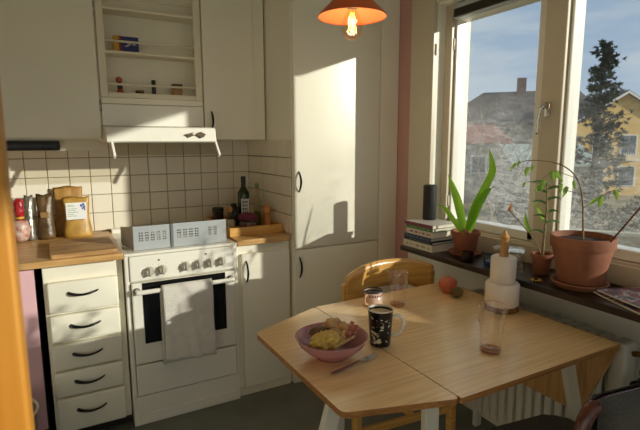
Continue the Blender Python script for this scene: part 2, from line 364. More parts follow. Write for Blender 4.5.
# --- drawer unit
dr = thing('drawer_unit', 'cream kitchen drawer unit with five drawers and dark bow handles', 'cabinet', (.07, 2.75, 0))
obj('body', box(bm_new(), -.098, .240, 2.44, 3.07, .055, .877, .003), CREAM, dr)
obj('plinth', box(bm_new(), -.098, .240, 2.47, 2.49, 0, .055), DARKGAP, dr)
for z0, z1 in ((.650, .803), (.511, .646), (.373, .506), (.239, .368), (.062, .235)):
    d = obj('drawer', box(bm_new(), -.085, .213, 2.404, 2.439, z0+.003, z1-.003, .010, 3), CREAM, dr, angle=50)
    zz = z0+(z1-z0)*(.62 if z0 > .6 or z0 < .1 else .58)
    obj('handle', bow(.062, 2.405, zz, .125, False, .026, .0065, .008, True), BLACK, d, smooth=True)
# pink-fronted unit beyond a dark gap
pk = thing('pink_cabinet', 'cabinet with a flat pale pink front under the worktop beside the drawers', 'cabinet', (-.42, 2.75, 0))
obj('body', box(bm_new(), -.74, -.128, 2.46, 3.07, .08, .872, .002), DARKGAP, pk)
obj('front', box(bm_new(), -.738, -.13, 2.44, 2.459, .09, .866, .002), PINKC, pk)
obj('plinth', box(bm_new(), -.74, -.128, 2.5, 2.52, 0, .08), DARKGAP, pk)
# worktops
b = box(bm_new(), -1.1, .243, 2.392, 3.085, .878, .908, .004)
single('oak_worktop', b, OAK, 'oak worktop with paper pouches and a cutting board on it', 'worktop')
b = prism(bm_new(), [(.813, 2.402), (1.105, 2.400), (1.128, 2.408), (1.137, 2.425), (1.137, 3.085), (.813, 3.085)], .878, .908, 'z', .004)
single('oak_worktop', b, OAK, 'short oak worktop between the stove and the tall cabinet', 'worktop')
# base cabinet right of the stove
bc = thing('base_cabinet', 'narrow cream base cabinet with one door under the short worktop', 'cabinet', (.98, 2.75, 0))
obj('body', box(bm_new(), .815, 1.137, 2.440, 3.07, .0, .877, .003), CREAM, bc)
d = obj('door', box(bm_new(), .842, 1.130, 2.418, 2.439, .052, .826, .005, 2), CREAM, bc, angle=50)
obj('handle', bow(.866, 2.419, .727, .12), BLACK, d, smooth=True)
obj('plinth', box(bm_new(), .82, 1.135, 2.432, 2.4395, .0, .048), CREAM2, bc)
# tall cabinet
tc_ = thing('tall_cabinet', 'tall cream larder cabinet with two doors reaching above the lamp', 'cabinet', (1.5, 2.75, 0))
obj('body', box(bm_new(), 1.146, 1.868, 2.412, 3.085, 0, 2.36, .003), CREAM, tc_)
obj('stile', box(bm_new(), 1.732, 1.868, 2.394, 2.4115, 0, 2.36, .003), CREAM, tc_)
d = obj('door', box(bm_new(), 1.150, 1.727, 2.390, 2.4115, .826, 2.355, .005, 2), CREAM, tc_, angle=50)
obj('handle', bow(1.178, 2.391, 1.21, .115), BLACK, d, smooth=True)
d = obj('door', box(bm_new(), 1.150, 1.727, 2.390, 2.4115, .052, .818, .005, 2), CREAM, tc_, angle=50)
obj('handle', bow(1.178, 2.391, .717, .12), BLACK, d, smooth=True)
obj('grout_panel', box(bm_new(), 1.1442, 1.1459, 2.414, 3.085, .909, 1.443), GROUT, tc_)
# tiles on its side, above the short worktop
edges = [3.085, 2.84, 2.625, 2.462, 2.414]
for k in range(5):
    for y1, y0 in zip(edges, edges[1:]):
        z0 = .911+PT*k; z1 = min(z0+PT-.0035, 1.443)
        obj('tile', box(bm_new(), 1.138, 1.1440, y0+.0018, y1-.0018, z0+.0018, z1, .002), TILEM, tc_)
# --- wall cabinets
wc = thing('wall_cabinet', 'wide flat cream wall cabinet above the paper pouches', 'cabinet', (-.1, 2.9, 1.4))
obj('body', box(bm_new(), -.45, .2215, 2.764, 3.078, 1.445, 2.36, .003), CREAM, wc)
d = obj('door', box(bm_new(), -.44, .213, 2.742, 2.7635, 1.452, 2.355, .004), CREAM, wc)
for z in (1.62, 2.1): tube(bb := bm_new(), [(.2165, 2.748, z-.03), (.2165, 2.748, z+.03)], .0035, 8); obj('hinge', bb, STEEL, wc, smooth=True)
obj('lower_rail', box(bm_new(), -.45, .205, 2.79, 2.81, 1.388, 1.4445, .002), CREAM2, wc)
lb = thing('light_bar', 'slim black light bar under the wide wall cabinet', 'light bar', (-.12, 2.77, 1.405))
obj('housing', box(bm_new(), -.32, .018, 2.756, 2.7895, 1.392, 1.438, .008, 3), BLACKP, lb, angle=40)
obj('front_strip', box(bm_new(), -.31, .0, 2.7535, 2.7555, 1.408, 1.421, .001), mat('dark grey plastic', '#2c2a28', .3), lb)
# --- rack unit: open front with frame, shelves and retaining rods
rk = thing('spice_rack', 'open cream spice rack with retaining rods above the hood', 'rack', (.48, 2.9, 1.63))
obj('back', box(bm_new(), .222, .752, 2.872, 3.078, 1.63, 2.36), CREAM, rk)
for x0, x1 in ((.222, .258), (.714, .752)): obj('stile', box(bm_new(), x0, x1, 2.745, 2.775, 1.664, 2.36, .004), CREAM2, rk)
for x0, x1 in ((.222, .236), (.738, .752)): obj('side', box(bm_new(), x0, x1, 2.775, 2.872, 1.664, 2.36), CREAM, rk)
obj('frame_foot', box(bm_new(), .258, .714, 2.745, 2.775, 1.664, 1.690, .004), CREAM2, rk)
obj('lower_panel', box(bm_new(), .222, .752, 2.752, 3.078, 1.632, 1.663, .002), CREAM, rk)
for z in (1.690, 1.902, 2.118): obj('shelf', box(bm_new(), .236, .738, 2.776 if z < 1.7 else 2.752, 2.871, z-.014, z, .002), CREAM2, rk)
for z in (1.733, 1.951, 2.166):
    tube(bb := bm_new(), [(.257, 2.758, z), (.715, 2.758, z)], .0058, 8); obj('rod', bb, CREAM2, rk, smooth=True)
# --- narrow right wall cabinet
wr = thing('wall_cabinet', 'narrow cream wall cabinet with a black handle right of the hood', 'cabinet', (.95, 2.9, 1.44))
obj('body', box(bm_new(), .757, 1.136, 2.772, 3.078, 1.444, 2.36, .003), CREAM, wr)
d = obj('door', box(bm_new(), .760, 1.062, 2.750, 2.7715, 1.447, 2.355, .004), CREAM, wr)
obj('handle', bow(.800, 2.751, 1.555, .10), BLACK, d, smooth=True)
obj('filler', box(bm_new(), 1.066, 1.136, 2.764, 2.7715, 1.447, 2.355, .002), CREAM, wr)
# --- hood
hd_ = thing('cooker_hood', 'white cooker hood with slanted front and two dark slide knobs', 'cooker hood', (.48, 2.85, 1.36))
obj('upper_panel', box(bm_new(), .222, .752, 2.748, 3.078, 1.517, 1.630, .003), WHITE, hd_)
obj('housing', prism(bm_new(), [(3.078, 1.432), (2.60, 1.428), (2.585, 1.436), (2.605, 1.505), (2.62, 1.511), (3.078, 1.516)], .222, .775, 'x', .003), WHITE, hd_)
for x in (.246, .772):
    obj('bracket', bar(bm_new(), (x, 2.605, 1.432), (x+.004, 2.545, 1.358), .012, .022, .002), WHITE, hd_)
g = bm_new(); q = [g.verts.new(p) for p in ((.252, 2.605, 1.432), (.768, 2.605, 1.432), (.768, 2.552, 1.366), (.252, 2.552, 1.366))]; g.faces.new(q)
obj('visor', g, thin_glass('visor glass', '#d8d4c8'), hd_)
for x, sh in ((.628, 0), (.692, 1)):
    poly = [(0, -.010), (.008, -.006), (.022, -.002), (.012, .004), (.020, .011), (.002, .006), (-.018, .002), (-.010, -.002)] if sh == 0 else [(-.022, .001), (-.008, .011), (.0, .012), (.020, .002), (.008, -.009), (0, -.012)]
    b = bm_new(); prism(b, [(x+u*1.25, 1.470+v*1.35) for u, v in poly], 0, .012, 'y'); 
    for v in b.verts: v.co.y = 2.596+(v.co.z-1.470)*.29-.004-v.co.y*.9
    k = obj('knob', b, mat('grey brown knob %d' % sh, '#6a5e4e', .3, metal=.4), hd_)
    b = bm_new(); lathe(b, [(.002, .0), (.002, .004)], (0, 0, 0), 10)
    for v in b.verts: v.co = Vector((x+.004+v.co.x, 2.586-v.co.z, 1.470+v.co.y))
    obj('pin', b, BLACKP, k)

# ================================================================== STOVE
st = thing('stove', 'white freestanding electric stove with six knobs and a bar handle', 'stove', (.527, 2.72, 0))
obj('body', box(bm_new(), .247, .809, 2.425, 3.06, .0, .885, .004), WHITE, st)
for x0, x1 in ((.2465, .266), (.790, .8095)): obj('side_trim', box(bm_new(), x0, x1, 2.402, 2.4245, .16, .885, .004), WHITE, st)
obj('hob_top', box(bm_new(), .245, .811, 2.398, 3.062, .885, .900, .005), WHITE, st)
obj('rear_ledge', box(bm_new(), .25, .806, 3.0, 3.06, .9, .925, .004), WHITE, st)
cp = obj('control_panel', box(bm_new(), .267, .789, 2.394, 2.4245, .760, .8835, .005), WHITE, st)
for x, z in ((.357, .804), (.419, .806), (.534, .809), (.598, .811), (.658, .811), (.720, .812)):
    b = bm_new(); lathe(b, [(.0, .0), (.024, .0), (.0235, .006), (.019, .010), (.0175, .024), (.015, .027), (0, .027)], (0, 0, 0), 20, cap=False)
    box(b, -.0045, .0045, -.021, .021, .010, .033, .002)
    for v in b.verts: v.co = Vector((x+v.co.x, 2.3935-v.co.z, z+v.co.y))
    obj('knob', b, KNOBM, cp, angle=40)
for x, z in ((.405, .856), (.639, .859)):
    b = bm_new(); lathe(b, [(0, .003), (.004, .003), (.004, 0)], (0, 0, 0), 12, cap=False)
    for v in b.verts: v.co = Vector((x+v.co.x, 2.3935-v.co.z, z+v.co.y))
    obj('indicator', b, BLACKP, cp)
dark = mat('panel print', '#5a564d', .5)
for x, n in ((.357, 5), (.419, 5), (.534, 5), (.598, 5), (.658, 5), (.72, 5)):       # printed scale marks
    b = bm_new()
    for i in range(n):
        a = math.pi*(.1+.8*i/(n-1)); xx, zz = x+.030*math.cos(a), .81+.030*math.sin(a)
        box(b, xx-.0012, xx+.0012, 2.3932, 2.3936, zz-.0012, zz+.0012)
    obj('scale_print', b, dark, cp)
od = obj('oven_door', box(bm_new(), .270, .787, 2.386, 2.424, .336, .752, .006), WHITE, st)
obj('oven_window', box(bm_new(), .318, .735, 2.3835, 2.3855, .440, .7505, .002), OVENG, od)
b = bm_new(); tube(b, spline([(.292, 2.384, .715), (.292, 2.352, .716), (.305, 2.343, .716), (.527, 2.343, .717), (.749, 2.343, .716), (.762, 2.352, .716), (.762, 2.384, .715)], 6), .0115, 12)
obj('handle', b, WHITE, od, smooth=True)
for x in (.292, .762):
    b = bm_new(); lathe(b, [(.015, 0), (.015, .007), (.012, .009)], (0, 0, 0), 14)
    for v in b.verts: v.co = Vector((x+v.co.x, 2.3855-v.co.z, .715+v.co.y))
    obj('handle_boss', b, BLACKP, od)
obj('lower_drawer', box(bm_new(), .270, .787, 2.392, 2.424, .166, .326, .004), WHITE, st)
obj('base', box(bm_new(), .247, .809, 2.408, 2.4245, .0, .156, .003), WHITE, st)
obj('base_strip', box(bm_new(), .275, .782, 2.404, 2.4075, .012, .060, .002), WHITE, st)
for x, y, r in ((.40, 2.56, .09), (.66, 2.58, .075), (.40, 2.84, .075), (.66, 2.84, .09)):
    b = bm_new(); lathe(b, [(r, 0), (r, .006), (r*.93, .009), (r*.25, .009), (r*.22, .007), (0, .007)], (x, y, .900), 28); obj('hotplate', b, BLACK, st, angle=30)
# folding perforated guard in front of the hob
gd = thing('hob_guard', 'grey perforated metal guard standing on the front of the stove top', 'stove guard', (.53, 2.44, .9005))
def perf(x0, x1, z0, z1, y, groups, rows):
    """sheet with real slots cut in it"""
    xs, zs, holes = {x0, x1}, {z0, z1}, []
    for ga, gb, n in groups:
        wv = (gb-ga)/(n*1.5-.5)
        for i in range(n):
            a = ga+i*1.5*wv
            for za, zb in rows: holes.append((a, a+wv, za, zb)); xs |= {a, a+wv}; zs |= {za, zb}
    xs, zs = sorted(xs), sorted(zs); bm = bm_new(); V = {}
    def v(x, z):
        if (x, z) not in V: V[(x, z)] = bm.verts.new((x, y, z))
        return V[(x, z)]
    for xa, xb in zip(xs, xs[1:]):
        for za, zb in zip(zs, zs[1:]):
            cx, cz = (xa+xb)/2, (za+zb)/2
            if not any(h[0] < cx < h[1] and h[2] < cz < h[3] for h in holes): bm.faces.new((v(xa, za), v(xb, za), v(xb, zb), v(xa, zb)))
    return bm
RW = [(.946, .953), (.957, .964), (.970, .977), (.983, .990)]
o = obj('panel', perf(.300, .479, .902, 1.021, 2.452, [(.325, .345, 2), (.356, .372, 2), (.383, .400, 2), (.411, .428, 2), (.440, .456, 2)], RW), GREYM, gd, solid=.0025)
o = obj('panel', perf(.491, .768, .902, 1.023, 2.448, [(.510, .530, 2), (.541, .560, 2), (.571, .590, 2), (.601, .620, 2), (.672, .688, 3), (.700, .716, 3)], RW), GREYM, gd, solid=.0025)
obj('hinge', box(bm_new(), .478, .492, 2.4445, 2.455, .902, 1.021, .002), mat('darker grey metal', '#7d8184', .4, metal=.4), gd)
b = bm_new(); q = [b.verts.new(p) for p in ((.300, 2.452, .902), (.262, 2.62, .902), (.262, 2.62, 1.0), (.300, 2.452, 1.021))]; b.faces.new(q); obj('side_panel', b, GREYM, gd, solid=.0025)

# towel over the oven handle
b = bm_new(); nx, ny = 26, 44; V = []
prof = [(2.371, .350+.0)] + [(2.371+.001*math.sin(i*.7), .350+i*(.372/14)) for i in range(1, 14)]
arc = [(2.343+.020*math.cos(a), .7165+.020*math.sin(a)) for a in [math.pi*k/8 for k in range(0, 9)]]
front = [(2.3225-.003*math.sin(i*.5), .7165-i*(.362/18)) for i in range(1, 19)]
path = [(2.364, .7165-(.372)*(1-i/14)) for i in range(0, 14)] + arc + front
path = [(y, z-.0) for y, z in path]
for j, (y, z) in enumerate(path):
    row = []
    for i in range(nx+1):
        t = i/nx; drop = max(0, .70-z)
        xx = .402+t*.247+.006*math.sin(z*14+t*2)*drop*2
        wav = .030*drop*math.sin(t*8.5+.8+z*5)+.016*drop*math.sin(t*17+z*9)
        xl = xx - (.012 if j < 14 else 0)
        row.append(b.verts.new((xl if j >= 14 else .395+t*.235, y-(.004+abs(wav)*.9 if j > 24 else -.0), z-(.012*t if j > 30 else 0)+(-.02 if j == 0 else 0))))
    V.append(row)
for r0, r1 in zip(V, V[1:]):
    for i in range(nx): b.faces.new((r0[i], r0[i+1], r1[i+1], r1[i]))
o = single('kitchen_towel', b, TOWEL, 'white terry towel hanging over the oven handle', 'towel', smooth=True, solid=.006)

# ================================================================== TABLE, CHAIRS, LAMP, RADIATOR
tb = thing('drop_leaf_table', 'bamboo drop-leaf table with pale flat legs, one leaf folded down', 'table', (1.2, 1.28, 0))
def rpoly(pts, r=.02, n=4):
    o = []; m = len(pts)
    for i in range(m):
        p, a, c = Vector(pts[i]), Vector(pts[i-1]), Vector(pts[(i+1) % m]); u = (a-p).normalized()*r; v = (c-p).normalized()*r
        for k in range(n+1):
            t = k/n; o.append(tuple(p+u*(1-t)**2+v*t**2))
    return o
def edge_faces(o):
    for f in o.data.polygons:
        if abs(f.normal.z) < .6: f.material_index = 1
o = obj('table_top', prism(bm_new(), rpoly([(.9105, .866), (1.642, .860), (1.642, 1.715), (.9105, 1.700)], .006), .722, .740, 'z', .0015), [BAMBOO, BAMBOOD], tb); edge_faces(o)
o = obj('leaf', prism(bm_new(), rpoly([(.9075, .866), (.9075, 1.700), (.588, 1.560), (.592, .962)], .02), .722, .740, 'z', .0015), [BAMBOO, BAMBOOD], tb); edge_faces(o)
b = prism(bm_new(), rpoly([(.860, .735), (1.715, .735), (1.565, .420), (.985, .420)], .02), 1.644, 1.662, 'x', .0015)
obj('leaf', b, HANG, tb)
obj('apron', box(bm_new(), .96, 1.60, .955, .973, .665, .7215), BAMBOO, tb)
obj('apron', box(bm_new(), .96, 1.60, 1.62, 1.638, .665, .7215), BAMBOO, tb)
for a, c in (((.645, 1.078, .7215), (.43, 1.08, 0)), ((.876, .950, .7215), (.872, .93, 0)), ((1.462, .936, .7215), (1.66, .90, 0)), ((1.605, 1.690, .7215), (1.715, 1.70, 0)), ((.985, 1.62, .7215), (.98, 1.63, 0))):
    obj('leg', bar(bm_new(), a, c, .050, .022, .003, ref=(0, 1, 0)), LEGW, tb)
obj('support_rail', bar(bm_new(), (.64, 1.08, .708), (1.3, 1.08, .708), .03, .024, .002), BAMBOO, tb)

# wooden chair with a curved back behind the table
ch = thing('wooden_chair', 'light lacquered wooden chair with a curved slotted back behind the table', 'chair', (1.38, 1.72, 0))
def backy(x): return 1.86-.055*((x-1.39)/.26)**2*1.0
b = bm_new(); nxx = 30; top = []; 
def backtop(x): return .775+.078*math.sqrt(max(0, 1-((x-1.385)/.285)**2))
def slot(x): 
    t = (x-1.405)/.19
    return None if abs(t) >= 1 else (.645, .645+.075*(1-abs(t)**3)**.5)
cols = []
for i in range(nxx+1):
    x = 1.128+.525*i/nxx; zt = backtop(x); s = slot(x)
    zlo, zhi = (s if s else (.68, .68)); cols.append((x, backy(x), .585, zlo, zhi, zt))
def sheet(bm, cols, sel):
    prev = None
    for c in cols:
        x, y, z0, zl, zh, zt = c; a, d = sel(c); n = 5
        cur = [bm.verts.new((x, y, a+(d-a)*k/n)) for k in range(n+1)]
        if prev:
            for k in range(n): bm.faces.new((prev[k], cur[k], cur[k+1], prev[k+1]))
        prev = cur
sheet(b, cols, lambda c: (c[4], c[5])); sheet(b, cols, lambda c: (c[2], c[3])); bmesh.ops.remove_doubles(b, verts=b.verts, dist=.0005)
obj('backrest', b, BIRCH, ch, smooth=True, solid=.016)
for x, yb in ((1.135, 1.808), (1.645, 1.802)): obj('leg', bar(bm_new(), (x, yb+.012, .775), (x-(.01 if x < 1.3 else -.005), yb+.045, 0), .032, .036, .006), BIRCH, ch)
for x, y in ((1.058, 1.60), (1.565, 1.55)): obj('leg', bar(bm_new(), (x+.006, y+.01, .432), (x, y, 0), .036, .036, .006), BIRCH, ch)
obj('seat', prism(bm_new(), rpoly([(1.04, 1.58), (1.59, 1.53), (1.60, 1.84), (1.15, 1.84)], .05), .432, .456, 'z', .006), BIRCH, ch)
obj('stretcher', bar(bm_new(), (1.06, 1.60, .17), (1.565, 1.552, .17), .022, .034, .004), BIRCH, ch)
obj('stretcher', bar(bm_new(), (1.34, 1.576, .185), (1.38, 1.845, .185), .03, .024, .004), BIRCH, ch)
obj('stretcher', bar(bm_new(), (1.06, 1.60, .23), (1.128, 1.845, .23), .022, .034, .004), BIRCH, ch)
obj('stretcher', bar(bm_new(), (1.567, 1.552, .23), (1.65, 1.84, .23), .022, .034, .004), BIRCH, ch)

# dark chair on the near side of the table, back towards the camera
dc = thing('upholstered_chair', 'dark red-brown wooden chair with a dark grey textured back pad', 'chair', (1.35, .68, 0))
ang = math.radians(-8)
def dloc(u, v, z): return (1.10+u*math.cos(ang)-v*math.sin(ang), .655+u*math.sin(ang)+v*math.cos(ang), z)
P = [(0.0, .012, .44), (.0, .0, .60), (.004, -.004, .69), (.022, -.004, .742), (.060, -.004, .764), (.22, -.012, .768), (.38, -.004, .764), (.418, -.004, .742), (.436, -.004, .69), (.44, .0, .60), (.44, .012, .44)]
obj('back_frame', tube(bm_new(), spline([dloc(*p) for p in P], 5), .019, 10), REDW, dc, smooth=True)
GREYF = mat('dark grey woven fabric', '#3a3732', .95, var=.5, vscale=220, bump=.8, bscale=300, sheen=.3)
b = bm_new(); rows = []
for j in range(13):
    r_ = []
    for i in range(21):
        u, t = .042+.356*i/20, j/12; e1 = min(i, 20-i)/3; e2 = min(j, 12-j)/2.5; pf = math.sqrt(max(0, 1-(1-min(1, e1))**2))*math.sqrt(max(0, 1-(1-min(1, e2))**2))
        r_.append((u, .48+t*.312, pf))
    rows.append(r_)
for sgn in (-1, 1):
    g = [[b.verts.new(dloc(u, -.008+sgn*(.010+.024*pf), z)) for u, z, pf in r_] for r_ in rows]
    for a, c in zip(g, g[1:]):
        for i in range(20): b.faces.new((a[i], a[i+1], c[i+1], c[i]))
obj('back_pad', b, GREYF, dc, smooth=True)
b = bm_new(); prism(b, rpoly([dloc(.0, .03, 0)[:2], dloc(.42, .03, 0)[:2], dloc(.345, .38, 0)[:2], dloc(.02, .38, 0)[:2]], .05), .42, .47, 'z', .012); obj('seat', b, GREYF, dc, smooth=False)
for u, v in ((.0, .012), (.44, .012), (.04, .34), (.325, .34)): obj('leg', tube(bm_new(), [dloc(u, v, .46), dloc(u, v+(-.03 if v < .1 else .01), 0)], [.019, .013], 10), REDW, dc, smooth=True)

# pendant lamp
LX, LY, LZ = .957, 1.5, 1.866
lp = thing('pendant_lamp', 'orange cone pendant lamp with a bare glowing filament bulb', 'lamp', (LX, LY, LZ))
b = bm_new(); lathe(b, [(.122, 0), (.120, .005), (.040, .082), (.032, .105), (.030, .122)], (LX, LY, LZ), 48, cap=False); obj('shade', b, [ORANGE], lp, smooth=True, solid=.002)
b = bm_new(); lathe(b, [(.1200, .002), (.1175, .005), (.038, .079), (.0, .086)], (LX, LY, LZ), 48, cap=False); obj('shade_lining', b, SHADEIN, lp, smooth=True)
b = bm_new(); lathe(b, [(.030, .122), (.031, .16), (.02, .175), (.006, .18), (0, .18)], (LX, LY, LZ), 24); obj('cap', b, ORANGE, lp, smooth=True)
b = bm_new(); lathe(b, [(.0185, .030), (.0185, .080)], (LX, LY, LZ), 20); obj('socket', b, BLACKP, lp)
tube(bb := bm_new(), [(LX, LY, LZ+.18), (LX, LY, ZC)], .003, 8); obj('cord', bb, BLACKP, lp, smooth=True)
b = bm_new(); lathe(b, [(.0145, .032), (.017, .020), (.029, .000), (.039, -.024), (.0405, -.042), (.033, -.062), (.016, -.074), (.005, -.078), (0, -.081)], (LX, LY, LZ), 28, cap=False)
bu = obj('bulb', b, thin_glass('bulb glass', '#fbf3e2'), lp, smooth=True)
FIL = mat('glowing filament', '#ffb347', .5, emit='#ff9a2e', estr=9)
for i in range(4):
    a = i*math.pi/2+.5; tube(bb := bm_new(), [(LX+.006*math.cos(a), LY+.006*math.sin(a), LZ+.014), (LX+.014*math.cos(a), LY+.014*math.sin(a), LZ-.046)], .0018, 6); obj('filament', bb, FIL, bu, smooth=True)
tube(bb := bm_new(), [(LX, LY, LZ+.03), (LX, LY, LZ-.01)], .003, 8); obj('filament_stem', bb, GLASSC, bu, smooth=True)
pl = bpy.data.lights.new('bulb_light', 'POINT'); pl.energy = LAMP_W = 1.8; pl.color = (1, .74, .44); pl.shadow_soft_size = .02
po = bpy.data.objects.new('bulb_light', pl); COL.objects.link(po); po.parent = lp; po.location = (0, 0, -.02)

# radiator
rd = thing('radiator', 'white column radiator below the window shelf behind the table', 'radiator', (1.78, 1.28, 0))
me = None
for i in range(15):
    y = 1.625-i*.046
    if me is None:
        bm = bm_new(); 
        for x in (-.038, .038): box(bm, x-.018, x+.018, -.018, .018, 0, .53, .012, 2)
        box(bm, -.05, .05, -.0215, .0215, -.03, .03, .012, 2); box(bm, -.05, .05, -.0215, .0215, .50, .56, .012, 2)
        bmesh.ops.recalc_face_normals(bm, faces=bm.faces); me = bpy.data.meshes.new('column'); bm.to_mesh(me); bm.free(); me.materials.append(RADM)
        for f in me.polygons: f.use_smooth = True
        me.set_sharp_from_angle(angle=math.radians(40))
    inst('column', me, rd, (1.775, y, .14))
obj('end_column', box(bm_new(), 1.735, 1.815, .885, .945, .11, .705, .014, 3), RADM, rd, angle=40)
for y in (1.58, 1.02): obj('foot', box(bm_new(), 1.755, 1.795, y-.012, y+.012, 0, .12, .004), RADM, rd)
v_ = thing('radiator_valve', 'curved brass pipe and valve at the radiator end', 'valve', (1.775, .85, .3))
obj('pipe', tube(bm_new(), spline([(1.775, .880, .665), (1.775, .86, .672), (1.775, .842, .66), (1.775, .838, .62), (1.775, .838, .3), (1.775, .838, 0)], 6), .010, 10), BRASS, v_, smooth=True)
for z, h_, r in ((.600, .022, .016), (.555, .03, .019), (.515, .018, .015)):
    b = bm_new(); lathe(b, [(r*.8, 0), (r, .003), (r, h_-.003), (r*.8, h_)], (1.775, .838, z), 8); obj('nut', b, BRASS, v_)
b = bm_new(); lathe(b, [(.008, 0), (.008, .02), (.02, .024), (.022, .05), (.016, .056), (0, .056)], (0, 0, 0), 16)
for v in b.verts: v.co = Vector((1.775-v.co.z, .838+v.co.x, .57+v.co.y))
obj('valve_cap', b, BLACKP, v_, angle=40)
# waste bin
wb = thing('waste_bin', 'grey bin with a pale rounded rim beside the pink cabinet', 'bin', (-.30, 2.22, 0))
b = bm_new(); lathe(b, [(.10, 0), (.125, .02), (.145, .30), (.150, .32)], (-.30, 2.22, 0), 32, cap=False); lathe(b, [(.0, .004), (.1, .004)], (-.30, 2.22, 0), 32, cap=False)
obj('body', b, mat('grey bin plastic', '#6d6760', .5), wb, smooth=True, solid=.004)
b = bm_new(); lathe(b, [(.146, .318), (.152, .314), (.157, .320), (.152, .328), (.146, .324), (.146, .318)], (-.30, 2.22, 0), 32, cap=False); obj('rim', b, mat('pale bin rim', '#cfc6b4', .4), wb, smooth=True)

# ================================================================== ON THE LEFT WORKTOP
ZW = .9085
b = prism(bm_new(), rpoly([(-.062, 2.425), (.222, 2.425), (.215, 2.80), (-.066, 2.80)], .012), ZW, ZW+.018, 'z', .003)
single('cutting_board', b, BOARD, 'worn wooden cutting board lying on the oak worktop', 'cutting board')
KRAFT = mat('gold kraft paper', '#c29a4c', .42, hex2='#a47c36', vscale=25, bump=.25, bscale=45)
KRAFT2 = mat('brown kraft paper', '#b58a45', .55, hex2='#94692f', vscale=20, bump=.25, bscale=40)
BROWNB = mat('dark brown foil', '#6d5230', .4, hex2='#3e2c18', vscale=18, bump=.4, bscale=40)
SILV = mat('silver grey foil', '#a8a49a', .3, metal=.5, hex2='#6f6a60', vscale=20, bump=.5, bscale=40)
PAPER = mat('white paper', '#e8e8ea', .7, var=.02)
def pouch(xc, y, wd, h, dp, z0=ZW, lean=.02, seed=0, top=.9, nx=16, nz=14):
    bm = bm_new(); G = {}
    for s in (-1, 1):
        for j in range(nz+1):
            t = j/nz
            for i in range(nx+1):
                u = i/nx*2-1; bul = dp/2*(1-t)**.55*math.sqrt(max(0, 1-u*u))*(1 if j else .85)
                ww = wd/2*(.93+.07*math.cos(t*6.2))*(1 if t > .08 else .95)*(top+(1-top)*(1-t))
                cz = .006*noise.noise(Vector((u*2+seed, t*3, s)))
                if (i in (0, nx) or j == nz) and s == 1: G[(1, i, j)] = G[(-1, i, j)]; continue
                G[(s, i, j)] = bm.verts.new((xc+u*ww, y+s*bul+lean*t+cz*(1-abs(u))*t*1.2, z0+h*t+(.004*math.sin(u*4+seed) if j == nz else 0)))
    for s in (-1, 1):
        for j in range(nz):
            for i in range(nx): bm.faces.new((G[(s, i, j)], G[(s, i+1, j)], G[(s, i+1, j+1)], G[(s, i, j+1)]))
    bm.faces.new([G[(-1, i, 0)] for i in range(nx+1)]+[G[(1, i, 0)] for i in range(nx-1, 0, -1)])
    return bm
t = thing('paper_pouch', 'gold kraft pouch with a white printed label in front of the tiles', 'pouch', (.075, 2.95, ZW))
obj('bag', pouch(.075, 2.95, .152, .225, .06, seed=3), KRAFT, t, smooth=True)
lab = obj('label', box(bm_new(), .022, .124, 2.9205, 2.9215, 1.012, 1.105), PAPER, t)
b = bm_new()
for k, (x0, x1, z) in enumerate(((.030, .060, 1.092), (.030, .066, 1.085), (.030, .078, 1.072), (.030, .070, 1.062), (.030, .082, 1.052), (.030, .060, 1.042), (.030, .074, 1.032))): box(b, x0, x1, 2.9198, 2.9206, z-.0016, z+.0016)
obj('print', b, mat('green grey print', '#9fb08c', .7), lab)
b = bm_new()
for x, z, r in ((.098, 1.088, .007), (.109, 1.094, .006), (.112, 1.080, .007), (.104, 1.072, .005), (.114, 1.066, .005)): prism(b, [(x+r*math.cos(a*1.05), z+r*math.sin(a*1.05)*1.3) for a in range(6)], 2.9197, 2.9206, 'y')
obj('emblem', b, mat('blue print', '#5d6fa6', .7), lab)
single('paper_pouch', pouch(.040, 3.032, .165, .278, .05, seed=8), KRAFT2, 'large plain brown kraft pouch behind the labelled pouch', 'pouch', smooth=True)
t = thing('coffee_bag', 'dark brown foil bag leaning beside the plain kraft pouch', 'bag', (-.075, 2.985, ZW))
obj('bag', pouch(-.078, 2.975, .092, .245, .065, seed=5, top=.85), BROWNB, t, smooth=True)
obj('label', box(bm_new(), -.100, -.062, 2.940, 2.9415, 1.03, 1.06), mat('brown bag label', '#8a6a3c', .6), t)
single('foil_bag', pouch(-.152, 2.985, .052, .24, .07, seed=11, top=.8), SILV, 'narrow silver grey foil bag beside the dark brown bag', 'bag', smooth=True)
t = thing('wrapped_sweets_bag', 'clear bag of red and white sweets tied with a red top', 'bag', (-.195, 2.93, ZW))
b = bm_new(); ball(b, (-.195, 2.93, ZW+.062), .046, (.95, .8, 1.32), 3, .25, 2.2, 4); obj('bag', b, mat('white wrapping', '#d6cfc4', .45, hex2='#a9473a', vscale=38, bump=.3, bscale=50), t, smooth=True)
b = bm_new(); lathe(b, [(.014, .118), (.011, .130), (.019, .142), (.026, .165), (.022, .19), (.026, .215), (.012, .232), (0, .236)], (-.195, 2.93, ZW), 14, wob=lambda a, z: 1+.18*math.sin(5*a+z*30)); obj('top', b, mat('red wrapping', '#b7202a', .35, hex2='#7e1219', vscale=40, bump=.3), t, smooth=True)
b = bm_new(); lathe(b, [(.020, .126), (.022, .132), (.020, .138)], (-.195, 2.93, ZW), 14); obj('tie', b, mat('gold tie', '#c7a03c', .4), t, smooth=True)

